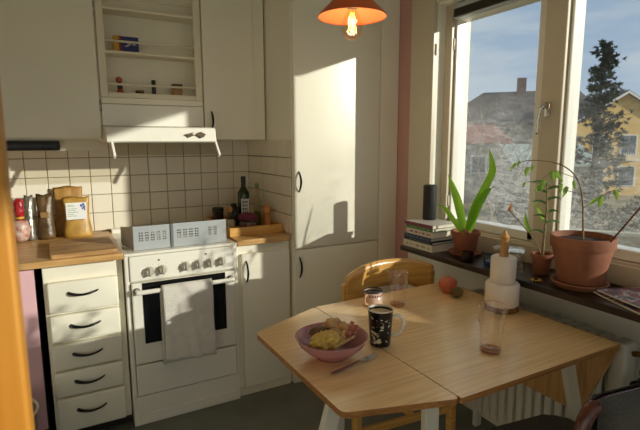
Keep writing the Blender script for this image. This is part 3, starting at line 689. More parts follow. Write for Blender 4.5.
# ================================================================== TRAY AND BOTTLES
tr = thing('wooden_tray', 'pale wooden tray of bottles on the short worktop', 'tray', (.97, 2.77, ZW))
obj('bottom', box(bm_new(), .824, 1.122, 2.532, 3.0, ZW, ZW+.008), TRAYW, tr)
for a in ((.820, 1.126, 2.520, 2.532, ZW, ZW+.048), (.820, 1.126, 3.0, 3.012, ZW, ZW+.048), (.812, .824, 2.520, 3.012, ZW, ZW+.048), (1.122, 1.134, 2.520, 3.012, ZW, ZW+.048)):
    obj('side', box(bm_new(), *a, .002), TRAYW, tr)
ZY = ZW+.0085
def lathing(name, label, cat, x, y, z, parts, group=None, seg=24):
    T = thing(name, label, cat, (x, y, z), group)
    for nm, prof, m in parts:
        b = bm_new(); lathe(b, prof, (x, y, z), seg); obj(nm, b, m, T, angle=35)
    return T
GREENB = mat('dark green bottle glass', '#1c3313', .08, var=.1, coat=.3)
T = lathing('wine_bottle', 'dark green wine bottle with a white label standing in the tray', 'bottle', 1.015, 2.85, ZY, [
    ('body', [(.034, 0), (.037, .004), (.037, .19), (.034, .205), (.020, .228), (.0145, .24), (.0138, .285)], GREENB),
    ('capsule', [(.0148, .262), (.0155, .283), (.0155, .300), (.013, .304)], mat('black capsule', '#12150f', .35))])
b = bm_new(); n = 10
for i in range(n):
    a0, a1 = -2.35+1.55*i/n, -2.35+1.55*(i+1)/n; q = [b.verts.new((1.015+.0376*math.cos(a), 2.85+.0376*math.sin(a), z)) for a, z in ((a0, ZY+.06), (a1, ZY+.06), (a1, ZY+.165), (a0, ZY+.165))]; b.faces.new(q)
lb_ = obj('label', b, PAPER, T, smooth=True)
b = bm_new()
for r0 in range(4):
    for k in range(3):
        a0 = -2.1+.32*k; a1 = a0+.2; z0 = ZY+.072+r0*.022
        q = [b.verts.new((1.015+.0381*math.cos(a), 2.85+.0381*math.sin(a), z)) for a, z in ((a0, z0), (a1, z0), (a1, z0+.014), (a0, z0+.014))]; b.faces.new(q)
obj('print', b, mat('dark label print', '#4a3c34', .6), lb_)
lathing('oil_bottle', 'slim clear bottle with herbs beside the wine bottle', 'bottle', 1.078, 2.78, ZY, [
    ('body', [(.021, 0), (.022, .004), (.022, .15), (.018, .17), (.010, .19), (.010, .235)], thin_glass('oil glass', '#efeeda')),
    ('contents', [(.0195, .004), (.0195, .085), (0, .085)], mat('green herbs', '#5d7038', .6)),
    ('cap', [(.0105, .232), (.012, .236), (.012, .258), (.009, .262)], mat('pale green cap', '#7f8f5a', .5))])
lathing('pepper_mill', 'turned wooden pepper mill standing in the tray', 'pepper mill', 1.092, 2.655, ZY, [
    ('body', [(.024, 0), (.026, .006), (.025, .04), (.020, .062), (.022, .082)], PEPW), ('head', [(.021, .084), (.026, .094), (.027, .112), (.022, .128), (.010, .136), (.006, .142), (0, .143)], PEPW)])
lathing('lidded_jar', 'squat glass jar of red berries with a purple lid in the tray', 'jar', .965, 2.645, ZY, [
    ('glass', [(.040, 0), (.050, .008), (.053, .05), (.046, .066)], thin_glass('jar glass', '#e6dcd8')), ('contents', [(.038, .006), (.047, .012), (.049, .045), (0, .05)], mat('dark red berries', '#6d2530', .5, hex2='#d5c7c0', vscale=45)),
    ('lid', [(.053, .064), (.057, .068), (.057, .084), (.048, .094), (.02, .100), (0, .100)], mat('purple cloth lid', '#6e1f3e', .6, bump=.3))])
lathing('salt_bottle', 'small round bottle of white salt with a wooden stopper', 'bottle', .872, 2.70, ZY, [
    ('body', [(.024, 0), (.032, .01), (.034, .045), (.028, .068), (.014, .085), (.012, .105)], thin_glass('salt glass', '#f0ece4')), ('contents', [(.022, .005), (.030, .012), (.032, .045), (.026, .06), (0, .062)], mat('white salt', '#d8d0c2', .9)),
    ('stopper', [(.013, .104), (.015, .112), (.017, .128), (.012, .138), (0, .14)], PEPW)])
lathing('spice_jar', 'dark brown spice jar with a flat black lid in the tray', 'jar', .862, 2.90, ZY, [
    ('body', [(.032, 0), (.034, .004), (.034, .085)], mat('dark brown glass', '#3a2a1e', .15)), ('lid', [(.036, .086), (.036, .108), (.033, .111)], BLACKP)])
lathing('sauce_bottle', 'short black sauce bottle behind the purple lidded jar', 'bottle', .942, 2.83, ZY, [
    ('body', [(.028, 0), (.030, .004), (.030, .09), (.018, .112)], mat('black sauce glass', '#1b1512', .12)), ('cap', [(.018, .112), (.019, .116), (.019, .135), (.016, .138)], BLACKP)])
lathing('jam_jar', 'small jar with a brown red lid behind the black sauce bottle', 'jar', .985, 2.945, ZY, [
    ('body', [(.028, 0), (.03, .004), (.03, .085)], mat('reddish preserve', '#7c4a38', .2)), ('lid', [(.031, .086), (.031, .102), (.028, .105)], mat('brown red lid', '#8d4a35', .4))])

# ================================================================== IN THE SPICE RACK
t = thing('match_box', 'blue box with a yellow end standing on the middle rack shelf', 'box', (.37, 2.81, 1.9025))
obj('body', box(bm_new(), .332, .428, 2.785, 2.835, 1.9025, 1.983, .001), mat('deep blue card', '#23306e', .5), t)
obj('end', box(bm_new(), .304, .3315, 2.785, 2.835, 1.9025, 1.983, .001), mat('yellow card', '#c99a2a', .5), t)
obj('side_strip', box(bm_new(), .3305, .342, 2.7835, 2.7848, 1.9025, 1.983), mat('red card', '#8a2f26', .5), t)
b = bm_new()
for x, z, a in ((.362, 1.955, .6), (.378, 1.945, -.5), (.392, 1.952, .9), (.405, 1.944, -.2), (.37, 1.935, .2)):
    prism(b, [(x+.013*math.cos(a), z+.013*math.sin(a)), (x-.004*math.sin(a), z+.004*math.cos(a)), (x-.013*math.cos(a), z-.013*math.sin(a)), (x+.004*math.sin(a), z-.004*math.cos(a))], 2.783, 2.7848, 'y')
obj('print', b, mat('white print', '#cfc9d4', .6), t)
t = lathing('small_figurine', 'small red and dark figurine on the lowest rack shelf', 'figurine', .326, 2.82, 1.6905, [
    ('base', [(.016, 0), (.018, .012), (.012, .024)], mat('brick red paint', '#a34e35', .6)), ('torso', [(.012, .024), (.015, .04), (.008, .056)], mat('dark blue paint', '#2b2433', .6))])
b = bm_new(); ball(b, (.322, 2.82, 1.6905+.072), .017, (1, 1, 1.05), 2); obj('head', b, mat('orange red paint', '#b8583a', .6), t, smooth=True)
lathing('spice_vial', 'thin dark spice vial on the lowest rack shelf', 'vial', .500, 2.82, 1.6905, [('body', [(.010, 0), (.011, .003), (.011, .058)], mat('dark vial', '#2a211a', .3)), ('cap', [(.0115, .058), (.0115, .078), (.010, .08)], BLACKP)])
lathing('spice_tin', 'low round tin on the lowest rack shelf', 'tin', .425, 2.82, 1.6905, [('body', [(.022, 0), (.022, .014)], mat('dark tin', '#4a3a2a', .4, metal=.5)), ('lid', [(.023, .014), (.023, .02), (.02, .022)], BRASS)])
t = thing('spice_packet', 'small brown packet with a dark top on the lowest rack shelf', 'packet', (.63, 2.83, 1.6905))
obj('body', box(bm_new(), .602, .655, 2.81, 2.85, 1.6905, 1.735, .002), mat('tan card', '#b08d62', .6), t)
obj('top', box(bm_new(), .601, .656, 2.809, 2.851, 1.7355, 1.757, .002), mat('brown card', '#5a4634', .6), t)

# ================================================================== ON THE TABLE
ZB = .7405
bw = thing('dinner_bowl', 'dusty pink bowl of food on the table', 'bowl', (.735, 1.262, ZB))
b = bm_new(); lathe(b, [(.0, .006), (.045, .006), (.048, 0), (.052, 0), (.056, .008), (.085, .026), (.106, .046), (.116, .066), (.118, .070), (.114, .069), (.102, .048), (.080, .030), (.050, .014), (0, .012)], (.735, 1.262, ZB), 48, cap=False)
obj('dish', b, mat('dusty pink glaze', '#b98388', .22, var=.04), bw, smooth=True)
food = 'food pieces in the pink bowl'
MASH = mat('yellow mash', '#e0c46c', .6, hex2='#c9a44c', vscale=60, bump=.5, bscale=80)
def foodpiece(name, bm, m, label, cat): return single(name, bm, m, label, cat, food, smooth=True)
b = bm_new(); ball(b, (.700, 1.243, ZB+.064), .052, (.95, .85, .5), 4, .42, 3.4, 2); foodpiece('scrambled_egg', b, MASH, 'heap of yellow scrambled egg on the left of the pink bowl', 'food')
b = bm_new(); ball(b, (.716, 1.305, ZB+.070), .034, (1.1, .9, .5), 3, .25, 2.5, 5); foodpiece('fried_mushroom', b, mat('brown mushroom', '#7a4b25', .45, hex2='#553015', vscale=40), 'brown fried mushroom half beside the scrambled egg', 'food')
for i, (x, y, z, r, s, sd, lb2) in enumerate(((.765, 1.312, .082, .030, (1.2, .9, .7), 3, 'pale browned mushroom cap on top of the food'), (.792, 1.284, .076, .026, (1, 1.1, .65), 7, 'pale mushroom piece next to the browned cap'), (.750, 1.270, .070, .026, (1.1, .8, .6), 9, 'small folded mushroom piece in the middle of the bowl'))):
    b = bm_new(); ball(b, (x, y, ZB+z), r, s, 3, .35, 2.8, sd); foodpiece('mushroom_piece', b, mat('golden mushroom %d' % i, '#dcb47c', .45, hex2='#a87a44', vscale=50), lb2, 'food')
for i, (x, y, z, a, l_, lb2) in enumerate(((.750, 1.212, .064, .35, .10, 'long pale bread strip at the front of the bowl'), (.768, 1.240, .072, .9, .08, 'pale bread strip crossing the middle of the food'), (.735, 1.256, .072, 1.9, .06, 'short pale strip against the egg'))):
    b = bm_new(); d = Vector((math.cos(a), math.sin(a), .08)); P0 = Vector((x, y, ZB+z)); bar(b, P0-d*l_/2, P0+d*l_/2, .017, .009, .003); foodpiece('bread_strip', b, mat('pale bread %d' % i, '#d9bf8c', .6, hex2='#b88f55', vscale=50), lb2, 'food')
for i, (x, y, a, lb2) in enumerate(((.800, 1.245, .5, 'curled pink bacon strip at the right rim'), (.805, 1.262, .8, 'second bacon strip lying nearest the mushrooms'), (.786, 1.226, .3, 'bacon strip lying lowest against the bowl front'))):
    b = bm_new(); pts = [(x+(k/8-.5)*.075*math.cos(a), y+(k/8-.5)*.075*math.sin(a), ZB+.072+.006*math.sin(k*1.6+i)+.010*(k/8)) for k in range(9)]; blade(b, pts, [.014]*9, (-math.sin(a), math.cos(a), .2), .3)
    o = foodpiece('bacon_strip', b, mat('bacon %d' % i, '#c07a62', .4, hex2='#8e4536', vscale=60), lb2, 'food'); md = o.modifiers.new('thickness', 'SOLIDIFY'); md.thickness = .004

mg = thing('patterned_mug', 'tall black mug with pale plant pattern and white handle', 'mug', (.927, 1.262, ZB))
MUGM = mat('black glaze', '#15141a', .18, var=.1)
b = bm_new(); lathe(b, [(0, .003), (.032, .003), (.034, 0), (.0355, .002), (.038, .05), (.0425, .120), (.0445, .126), (.0425, .1265), (.040, .118), (.036, .05), (.033, .010), (0, .010)], (.927, 1.262, ZB), 36, cap=False); obj('body', b, MUGM, mg, smooth=True)
b = bm_new(); lathe(b, [(.0440, .1235), (.0452, .1265), (.0425, .1282), (.0405, .120), (.0412, .119)], (.927, 1.262, ZB), 36, cap=False); obj('rim', b, mat('cream glaze', '#e0d8c6', .25), mg, smooth=True)
b = bm_new(); lathe(b, [(0, .113), (.0393, .113)], (.927, 1.262, ZB), 36, cap=False); obj('coffee', b, mat('milky coffee', '#d0bd9c', .3), mg)
b = bm_new(); ha = -.55; hx, hy = math.cos(ha), math.sin(ha)
tube(b, spline([(.927+r*hx, 1.262+r*hy, ZB+z) for r, z in ((.040, .096), (.062, .103), (.078, .085), (.074, .055), (.058, .036), (.037, .034))], 5), .0065, 8); obj('handle', b, mat('white glaze', '#e4dfd2', .25), mg, smooth=True)
PAT = mat('cream pattern print', '#d8cfb4', .4); b = bm_new(); rnd = random.Random(4)
for k in range(60):
    a = rnd.uniform(-3.0, .0); z = rnd.uniform(.012, .108); s = rnd.uniform(.0008, .0022) if k > 4 else .0055
    rr = (.0357+(.0065)*z/.118)+.0006; th = rnd.uniform(0, 3.1); el = rnd.uniform(1.2, 3.2)
    ring = []
    for q in range(7):
        u, v = s*el*math.cos(q*.8976), s*math.sin(q*.8976); u, v = u*math.cos(th)-v*math.sin(th), u*math.sin(th)+v*math.cos(th)
        ring.append(b.verts.new((.927+rr*math.cos(a+u/rr), 1.262+rr*math.sin(a+u/rr), ZB+z+v)))
    b.faces.new(ring)
obj('pattern', b, PAT, mg)

en = thing('enamel_mug', 'small pale pink enamel mug with a dark blue rim', 'mug', (1.135, 1.600, ZB))
ENM = mat('pale pink enamel', '#d8b8a8', .25, var=.03)
b = bm_new(); lathe(b, [(0, .003), (.034, .003), (.037, 0), (.039, .003), (.0395, .062), (.0385, .062), (.038, .006), (0, .006)], (1.135, 1.600, ZB), 32, cap=False); obj('body', b, ENM, en, smooth=True)
b = bm_new(); lathe(b, [(.0392, .060), (.0415, .064), (.0395, .067), (.0375, .064)], (1.135, 1.600, ZB), 32, cap=False); obj('rim', b, mat('dark blue rim', '#2c3440', .3), en, smooth=True)
b = bm_new(); lathe(b, [(0, .058), (.038, .058)], (1.135, 1.600, ZB), 32, cap=False); obj('drink', b, mat('grey dark drink', '#3b4044', .1), en)
b = bm_new(); hx, hy = math.cos(3.5), math.sin(3.5); tube(b, spline([(1.135+r*hx, 1.600+r*hy, ZB+z) for r, z in ((.038, .052), (.054, .054), (.062, .040), (.056, .020), (.038, .014))], 5), .0045, 8); obj('handle', b, mat('tan enamel', '#c79a72', .3), en, smooth=True)
b = bm_new()
for k in range(9):
    a = -2.6+k*.28; q = [b.verts.new((1.135+.0400*math.cos(aa), 1.600+.0400*math.sin(aa), ZB+z)) for aa, z in ((a, .044), (a+.15, .044), (a+.15, .052), (a, .052))]; b.faces.new(q)
obj('print', b, mat('red brown print', '#8d5548', .5), en)

def tumbler(x, y, label, h=.140, r0=.030, r1=.042):
    T = thing('drinking_glass', label, 'glass', (x, y, ZB)); F8 = 9
    def prof(inner):
        q = .0025 if inner else 0
        return [(r0-q, .012 if inner else 0.0), (r0*1.03-q, h*.25), (r0*1.10-q, h*.62), (r1*.965-q, h*.68), (r1-q, h)]
    fl = lambda a, z: 1+(.035*math.cos(F8*a) if z < h*.64 else 0)
    b = bm_new(); lathe(b, prof(False), (x, y, ZB), 54, cap=False, wob=fl); obj('wall', b, GLASSP, T, smooth=True)
    b = bm_new(); lathe(b, prof(True)[::-1]+[(0, .012)], (x, y, ZB), 54, cap=False); obj('inner_wall', b, GLASSP, T, smooth=True)
    b = bm_new(); lathe(b, [(0, .0008), (r0*.96, .0008), (r0*.97, .011), (0, .0115)], (x, y, ZB), 36, cap=False); obj('base', b, GLASSQ, T, smooth=True)
    b = bm_new(); lathe(b, [(r1-.0005, h-.001), (r1+.0006, h), (r1-.0012, h+.0015), (r1-.003, h), (r1-.0005, h-.001)], (x, y, ZB), 54, cap=False); obj('lip', b, GLASSQ, T, smooth=True)
    return T
tumbler(1.222, 1.545, 'ribbed clear drinking glass beside the small enamel mug', .148, .032, .043)
tumbler(1.210, 1.035, 'ribbed clear drinking glass standing alone near the white candle holder', .158, .034, .046)

fk = thing('fork', 'steel fork lying beside the pink bowl', 'fork', (.76, 1.165, ZB))
d = (Vector((.858, 1.190, 0))-Vector((.668, 1.153, 0))).normalized(); nrm = Vector((-d.y, d.x, 0)); A = Vector((.668, 1.150, ZB+.002))
b = bm_new(); rows = []
for s, wv, z in ((0, .012, .001), (.02, .013, .001), (.08, .008, .003), (.118, .007, .006), (.130, .016, .004), (.150, .024, .002)):
    p = A+d*s; rows.append([b.verts.new(p+nrm*k*wv/2+Vector((0, 0, z+.0012*s_))) for s_ in (0, 1) for k in (-1, 1)])
for r0, r1 in zip(rows, rows[1:]):
    for f in ((0, 1), (3, 2)): b.faces.new((r0[f[0]], r0[f[1]], r1[f[1]], r1[f[0]]))
    b.faces.new((r0[0], r1[0], r1[2], r0[2])); b.faces.new((r0[1], r0[3], r1[3], r1[1]))
b.faces.new((rows[0][0], rows[0][2], rows[0][3], rows[0][1]))
obj('handle', b, STEEL, fk)
for k in range(4):
    o_ = (k-1.5)*.0064; b = bm_new(); tube(b, [A+d*.149+nrm*o_+Vector((0, 0, .003)), A+d*.172+nrm*o_+Vector((0, 0, .0035)), A+d*.196+nrm*o_*.9+Vector((0, 0, .008))], [.0018, .0017, .0009], 6); obj('tine', b, STEEL, fk, smooth=True)

ap = thing('apple', 'red and yellow apple on the table next to the kiwi', 'apple', (1.538, 1.578, ZB))
b = bm_new(); lathe(b, [(0, .006), (.010, .001), (.022, .002), (.035, .015), (.042, .036), (.040, .056), (.029, .069), (.014, .072), (.005, .066), (0, .062)], (1.538, 1.578, ZB), 28, cap=False); obj('body', b, mat('red yellow skin', '#d08a5c', .35, hex2='#bd5240', vscale=14), ap, smooth=True)
tube(bb := bm_new(), [(1.538, 1.578, ZB+.06), (1.540, 1.578, ZB+.07), (1.544, 1.576, ZB+.078)], .0015, 6); obj('stem', bb, STEM, ap)
kw = thing('kiwi', 'brown green kiwi fruit lying in front of the apple', 'kiwi', (1.518, 1.498, ZB))
b = bm_new(); ball(b, (1.518, 1.498, ZB+.0235), .0235, (1.35, 1.05, 1), 3, .04, 3); obj('skin', b, mat('fuzzy kiwi skin', '#7d6a34', .85, hex2='#5b4a24', vscale=60, bump=.4, bscale=200), kw, smooth=True)
b = bm_new(); ball(b, (1.550, 1.498, ZB+.0235), .004, (.6, 1, 1), 2); obj('stem_end', b, STEM, kw, smooth=True)

cn = thing('tiered_candle_holder', 'white two-tier cylinder holder with a turned wooden finial on the table', 'candle holder', (1.566, 1.296, ZB))
CERW = mat('matt white ceramic', '#e9ddd2', .55, var=.02)
def cyl(r, z0, z1, bv=.004): return [(0, z0), (r-bv, z0), (r, z0+bv), (r, z1-bv), (r-bv, z1), (0, z1)]
for nm, pr, m in (('base', cyl(.066, 0, .022), wood('brown base', '#6d4526', '#8d5f38', (30, 30, 5))), ('lower_tier', cyl(.067, .0222, .118, .006), CERW), ('upper_tier', cyl(.050, .1182, .226, .005), CERW),
                  ('finial', [(.018, .226), (.018, .232), (.0135, .246), (.0175, .262), (.0185, .272), (.010, .282), (.015, .294), (.0185, .306), (.011, .317), (.006, .324), (.005, .331), (0, .332)], FINIAL)):
    b = bm_new(); lathe(b, pr, (1.566, 1.296, ZB), 40, cap=(nm == 'finial')); obj(nm, b, m, cn, angle=50)

# ================================================================== ON THE WINDOW SHELF
ZH = .8605
z = ZH
books = [(.036, 1.662, 1.835, 1.826, 2.058, '#d9cfb8', '#a89a84', 'thick cream book at the bottom of the stack'),
         (.015, 1.668, 1.840, 1.833, 2.060, '#1d2630', '#5f646a', 'thin black book above the cream book'),
         (.018, 1.664, 1.842, 1.842, 2.055, '#2a3a55', '#6a7688', 'navy blue book in the middle of the stack'),
         (.032, 1.676, 1.845, 1.836, 2.050, '#d2c8b8', '#a5525a', 'white book with red and green spine pictures'),
         (.019, 1.672, 1.850, 1.838, 2.048, '#4f7a3c', '#86a06c', 'green book under the topmost book'),
         (.018, 1.668, 1.852, 1.834, 2.056, '#cdc5bb', '#7a3448', 'pale book with a plum spine at the top of the stack')]
PAGES = mat('book pages', '#e4dccb', .8, var=.05, vscale=3)
for h_, x0, x1, y0, y1, c1, c2, lb2 in books:
    T = thing('book', lb2, 'book', ((x0+x1)/2, (y0+y1)/2, z), 'books stacked on the window shelf')
    cm = mat('cover '+c1, c1, .5, var=.1)
    b = bm_new(); box(b, x0, x1, y0, y1, z, z+.0028, .001); box(b, x0, x1, y0, y1, z+h_-.003, z+h_-.0003, .001); box(b, x0, x0+.003, y0, y1, z+.0028, z+h_-.003)
    obj('cover', b, cm, T); obj('pages', box(bm_new(), x0+.0035, x1-.005, y0+.004, y1-.004, z+.003, z+h_-.0033), PAGES, T)
    b = bm_new(); rnd = random.Random(h_*1000)
    yy = y0+.02
    if 'plum' in lb2: box(b, x0-.0006, x0-.0001, y0, y1, z, z+h_-.0003)
    while yy < y1-.03:
        l_ = rnd.uniform(.006, .03); box(b, x0-.0004, x0, yy, yy+l_, z+h_*.35, z+h_*.65); yy += l_+rnd.uniform(.004, .02)
    obj('spine_print', b, mat('spine print '+c1, c2, .6), T); z += h_+.0004
ZK = z
t = thing('cylinder_speaker', 'matt black cylinder speaker standing on the stacked books', 'speaker', (1.800, 2.008, ZK))
b = bm_new(); lathe(b, [(.034, 0), (.037, .004), (.037, .188), (.033, .193), (0, .193)], (1.800, 2.008, ZK), 32); obj('body', b, mat('black speaker mesh', '#22211f', .7, bump=.2, bscale=400), t, angle=40)
b = bm_new(); lathe(b, [(.0372, .172), (.0376, .174), (.0372, .176)], (1.800, 2.008, ZK), 32, cap=False); obj('ring', b, BLACKP, t, smooth=True)

def pot(T, x, y, z0, rb, rr, h, m, lip=.022):
    b = bm_new(); lathe(b, [(0, 0), (rb-.004, 0), (rb, .004), (rr-.008, h-lip-.002), (rr-.008, h-lip), (rr-.001, h-lip+.001), (rr, h-lip+.006), (rr, h-.003), (rr-.004, h), (rr-.010, h-.002), (rr-.014, h-.02), (rr-.016, h-.025)], (x, y, z0), 44, cap=False); obj('pot', b, m, T, angle=50)
    b = bm_new(); lathe(b, [(rr-.015, h-.022), (rr*.5, h-.017), (0, h-.015)], (x, y, z0), 24, cap=False); obj('soil', b, SOIL, T, smooth=True)
def saucer(label, x, y, r, m, h=.022):
    b = bm_new(); lathe(b, [(0, 0), (r*.82, 0), (r*.86, .002), (r, h-.003), (r-.002, h), (r-.007, h-.001), (r*.82, .007), (0, .006)], (x, y, ZH), 44, cap=False)
    return single('saucer', b, m, label, 'saucer', angle=50, base=(x, y, ZH))
def leafset(T, name, m, data, side=None):
    for pts, wmax in data:
        P = spline(pts, 5); n = len(P); wd = [max(.0015, wmax*math.sin(math.pi*min(1, (.12+.88*(i/(n-1)))**.8)))*1.0 for i in range(n)]; wd[-1] = .001
        b = bm_new(); dv = P[-1]-P[0]; s = side or (Vector((.45, -.9, .1)) if abs(dv.x)+abs(dv.y) < .4*abs(dv.z) else Vector((-dv.y, dv.x, .25))); blade(b, P, wd, s); obj(name, b, m, T, smooth=True)
# amaryllis pot
saucer('terracotta saucer under the strappy green plant', 1.785, 1.720, .084, TERRA, .02)
T = thing('potted_amaryllis', 'terracotta pot with long strappy bright green leaves', 'potted plant', (1.785, 1.720, ZH+.0075)); pot(T, 1.785, 1.720, ZH+.0075, .050, .074, .118, TERRA)
zb = ZH+.11
leafset(T, 'leaf', LEAF, [([(1.783, 1.728, zb), (1.780, 1.765, 1.10), (1.775, 1.805, 1.19), (1.770, 1.842, 1.262)], .044), ([(1.787, 1.712, zb), (1.790, 1.668, 1.11), (1.795, 1.612, 1.21), (1.798, 1.580, 1.285), (1.80, 1.590, 1.345), (1.80, 1.610, 1.395)], .046),
                          ([(1.790, 1.706, zb), (1.792, 1.66, 1.10), (1.80, 1.60, 1.195), (1.81, 1.57, 1.215)], .055)], Vector((.8, -.5, .5)))
leafset(T, 'leaf', LEAF, [([(1.78, 1.74, zb), (1.76, 1.79, 1.04), (1.755, 1.85, 1.092), (1.75, 1.905, 1.098)], .026)], Vector((.7, -.75, .25)))
b = bm_new(); lathe(b, [(.018, 0), (.024, .012), (.020, .028), (.012, .04)], (1.786, 1.718, zb-.016), 14); obj('bulb', b, mat('brown bulb skin', '#a4754a', .7), T, smooth=True)
# small pots and jars on the shelf
lathing('dark_glass_candle_cup', 'small dark ribbed glass cup beside the strappy plant saucer', 'glass cup', 1.690, 1.610, ZH, [('cup', [(.028, 0), (.030, .003), (.031, .048), (.029, .048), (.027, .006), (0, .006)], GLASSG)])
lathing('blue_glass_jar', 'small blue glass candle jar on the dark shelf', 'jar', 1.722, 1.495, ZH, [('wall', [(.028, 0), (.032, .006), (.032, .045), (.027, .054), (.025, .052), (.029, .043), (.029, .008), (0, .006)], GLASSB), ('wax', [(.027, .009), (.028, .022), (0, .024)], mat('pale wax', '#8fa3b4', .5))])
lathing('wide_glass_jar', 'wide clear glass jar with lid behind the blue jar', 'jar', 1.825, 1.520, ZH, [('wall', [(.044, 0), (.048, .006), (.048, .05), (.042, .062)], GLASSJ), ('lid', [(.044, .064), (.046, .066), (.046, .074), (.02, .08), (.0, .081)], GLASSC)], seg=32)
lathing('tall_glass_jar', 'tall clear glass jar with steel clasp beside the small terracotta pot', 'jar', 1.735, 1.372, ZH, [('wall', [(.036, 0), (.040, .006), (.040, .075), (.034, .088), (.034, .096)], GLASSJ), ('lid', [(.037, .097), (.038, .100), (.036, .108), (.0, .112)], GLASSC), ('clasp', [(.0348, .088), (.0365, .090), (.0348, .093)], STEEL)], seg=32)
lathing('clear_glass_cup', 'low clear glass cup between the blue jar and tall jar', 'glass cup', 1.80, 1.425, ZH, [('cup', [(.027, 0), (.031, .004), (.034, .06), (.032, .06), (.029, .007), (0, .007)], GLASSC)], seg=32)
# small pot with jade-like stem
T = thing('potted_jade', 'small terracotta pot with an upright stem of narrow grey-green leaves', 'potted plant', (1.800, 1.292, ZH)); pot(T, 1.800, 1.292, ZH, .032, .047, .092, TERRA, .018)
zb = ZH+.08
b = bm_new(); ST = spline([(1.800, 1.290, zb), (1.800, 1.288, 1.04), (1.80, 1.285, 1.13), (1.797, 1.285, 1.20), (1.795, 1.288, 1.25)], 4); tube(b, ST, [.006-.0035*i/(len(ST)-1) for i in range(len(ST))], 8); obj('stem', b, STEM, T, smooth=True)
rnd = random.Random(3); data = []
for k in range(18):
    t_ = .25+.75*k/17; p = ST[int(t_*(len(ST)-1))]; a = k*1.57+rnd.uniform(-.4, .4)+.6; l_ = rnd.uniform(.045, .065); dv = Vector((math.cos(a), math.sin(a), .12))
    data.append(([p, p+dv*l_*.5+Vector((0, 0, .008)), p+dv*l_+Vector((0, 0, -.002))], .011))
leafset(T, 'leaf', JADE, data)
b = bm_new(); S2 = spline([(1.803, 1.30, zb), (1.80, 1.33, 1.0), (1.79, 1.41, 1.075), (1.785, 1.468, 1.122)], 5); tube(b, S2, .0028, 6); obj('stem', b, STEM, T, smooth=True)
FLW = mat('orange yellow petals', '#d99a24', .5, hex2='#b8641c', vscale=30)
for k in range(9):
    a = k*.7; c = Vector(S2[-1]); dv = Vector((.35*math.cos(a), math.cos(a)*.55-.5, .8*math.sin(a)*.5+.25)).normalized(); b = bm_new(); blade(b, [c, c+dv*.016+Vector((0, 0, .003)), c+dv*.034], [.004, .012, .002], dv.cross(Vector((0, 0, 1)))); obj('petal', b, FLW, T, smooth=True)
leafset(T, 'leaf', LEAF2, [([(1.80, 1.36, 1.03), (1.79, 1.375, 1.075), (1.79, 1.38, 1.12)], .02), ([(1.806, 1.29, 1.08), (1.80, 1.32, 1.13), (1.79, 1.335, 1.175)], .02)])
# flower ornament lying on the shelf
T = thing('yellow_flower_ornament', 'yellow flower ornament with dark centre lying before the terracotta pots', 'ornament', (1.688, 1.232, ZH))
for k in range(10):
    a = k*.6283; c = Vector((1.688, 1.232, ZH+.004)); dv = Vector((math.cos(a), math.sin(a), 0)); b = bm_new(); blade(b, [c+dv*.006, c+dv*.016+Vector((0, 0, .004)), c+dv*.027], [.006, .010, .002], (-math.sin(a), math.cos(a), 0), .1); obj('petal', b, mat('bright yellow', '#e0b416', .5) if k == 0 else bpy.data.materials['bright yellow'], T)
b = bm_new(); ball(b, (1.688, 1.232, ZH+.007), .009, (1, 1, .7), 2); obj('centre', b, mat('dark flower centre', '#3a2414', .8), T, smooth=True)
# big pot
saucer('wide terracotta saucer under the big flower pot', 1.772, 1.100, .104, TERRA2, .026)
T = thing('potted_shrub', 'big terracotta pot with a bare bent stem and a few hanging leaves', 'potted plant', (1.772, 1.100, ZH+.0075)); pot(T, 1.772, 1.100, ZH+.0075, .078, .116, .198, TERRA2, .045)
zb = ZH+.19
b = bm_new(); S3 = spline([(1.770, 1.098, zb-.01), (1.772, 1.105, 1.12), (1.77, 1.116, 1.22), (1.768, 1.145, 1.29), (1.765, 1.205, 1.333), (1.765, 1.29, 1.348), (1.765, 1.38, 1.345), (1.765, 1.44, 1.315)], 5)
tube(b, S3, [.0042-.003*i/(len(S3)-1) for i in range(len(S3))], 7); obj('stem', b, STEM, T, smooth=True)
data = []
for y, z0, dy, dz, wv in ((1.425, 1.335, .035, -.045, .016), (1.405, 1.345, .008, -.035, .014), (1.36, 1.32, .012, -.05, .022), (1.335, 1.325, .018, -.035, .016), (1.28, 1.27, .012, -.06, .026), (1.245, 1.31, -.012, -.055, .026), (1.225, 1.31, -.03, -.05, .024), (1.20, 1.26, .004, -.05, .018), (1.175, 1.25, .02, -.055, .024), (1.15, 1.275, -.012, -.04, .016), (1.30, 1.245, .02, -.04, .018), (1.37, 1.255, .01, -.03, .014)):
    data.append(([(1.765, y, z0), (1.76, y+dy*.4, z0+dz*.42), (1.765, y+dy, z0+dz*.85)], wv*.75))
leafset(T, 'leaf', LEAF2, data)
for pts in ([(1.768, 1.14, 1.285), (1.77, 1.2, 1.30), (1.767, 1.24, 1.31), (1.766, 1.29, 1.275)], [(1.77, 1.118, 1.225), (1.77, 1.19, 1.235), (1.767, 1.28, 1.25), (1.766, 1.37, 1.26)], [(1.77, 1.11, 1.17), (1.775, 1.06, 1.21), (1.78, 1.03, 1.235), (1.78, 1.00, 1.25)]):
    b = bm_new(); tube(b, spline(pts, 4), .0014, 5); obj('twig', b, STEM, T, smooth=True)
leafset(T, 'leaf', LEAF2, [([(1.78, 1.045, 1.225), (1.78, 1.05, 1.20), (1.78, 1.052, 1.178)], .018), ([(1.78, 1.00, 1.25), (1.78, .992, 1.235), (1.78, .99, 1.212)], .016), ([(1.78, 1.06, 1.21), (1.775, 1.075, 1.2), (1.775, 1.085, 1.18)], .014)])
b = bm_new(); tube(b, [(1.755, 1.005, zb-.02), (1.775, .90, 1.205), (1.785, .83, 1.305)], .0032, 7); obj('stick', b, mat('brown stick', '#6d3f26', .6), T, smooth=True)
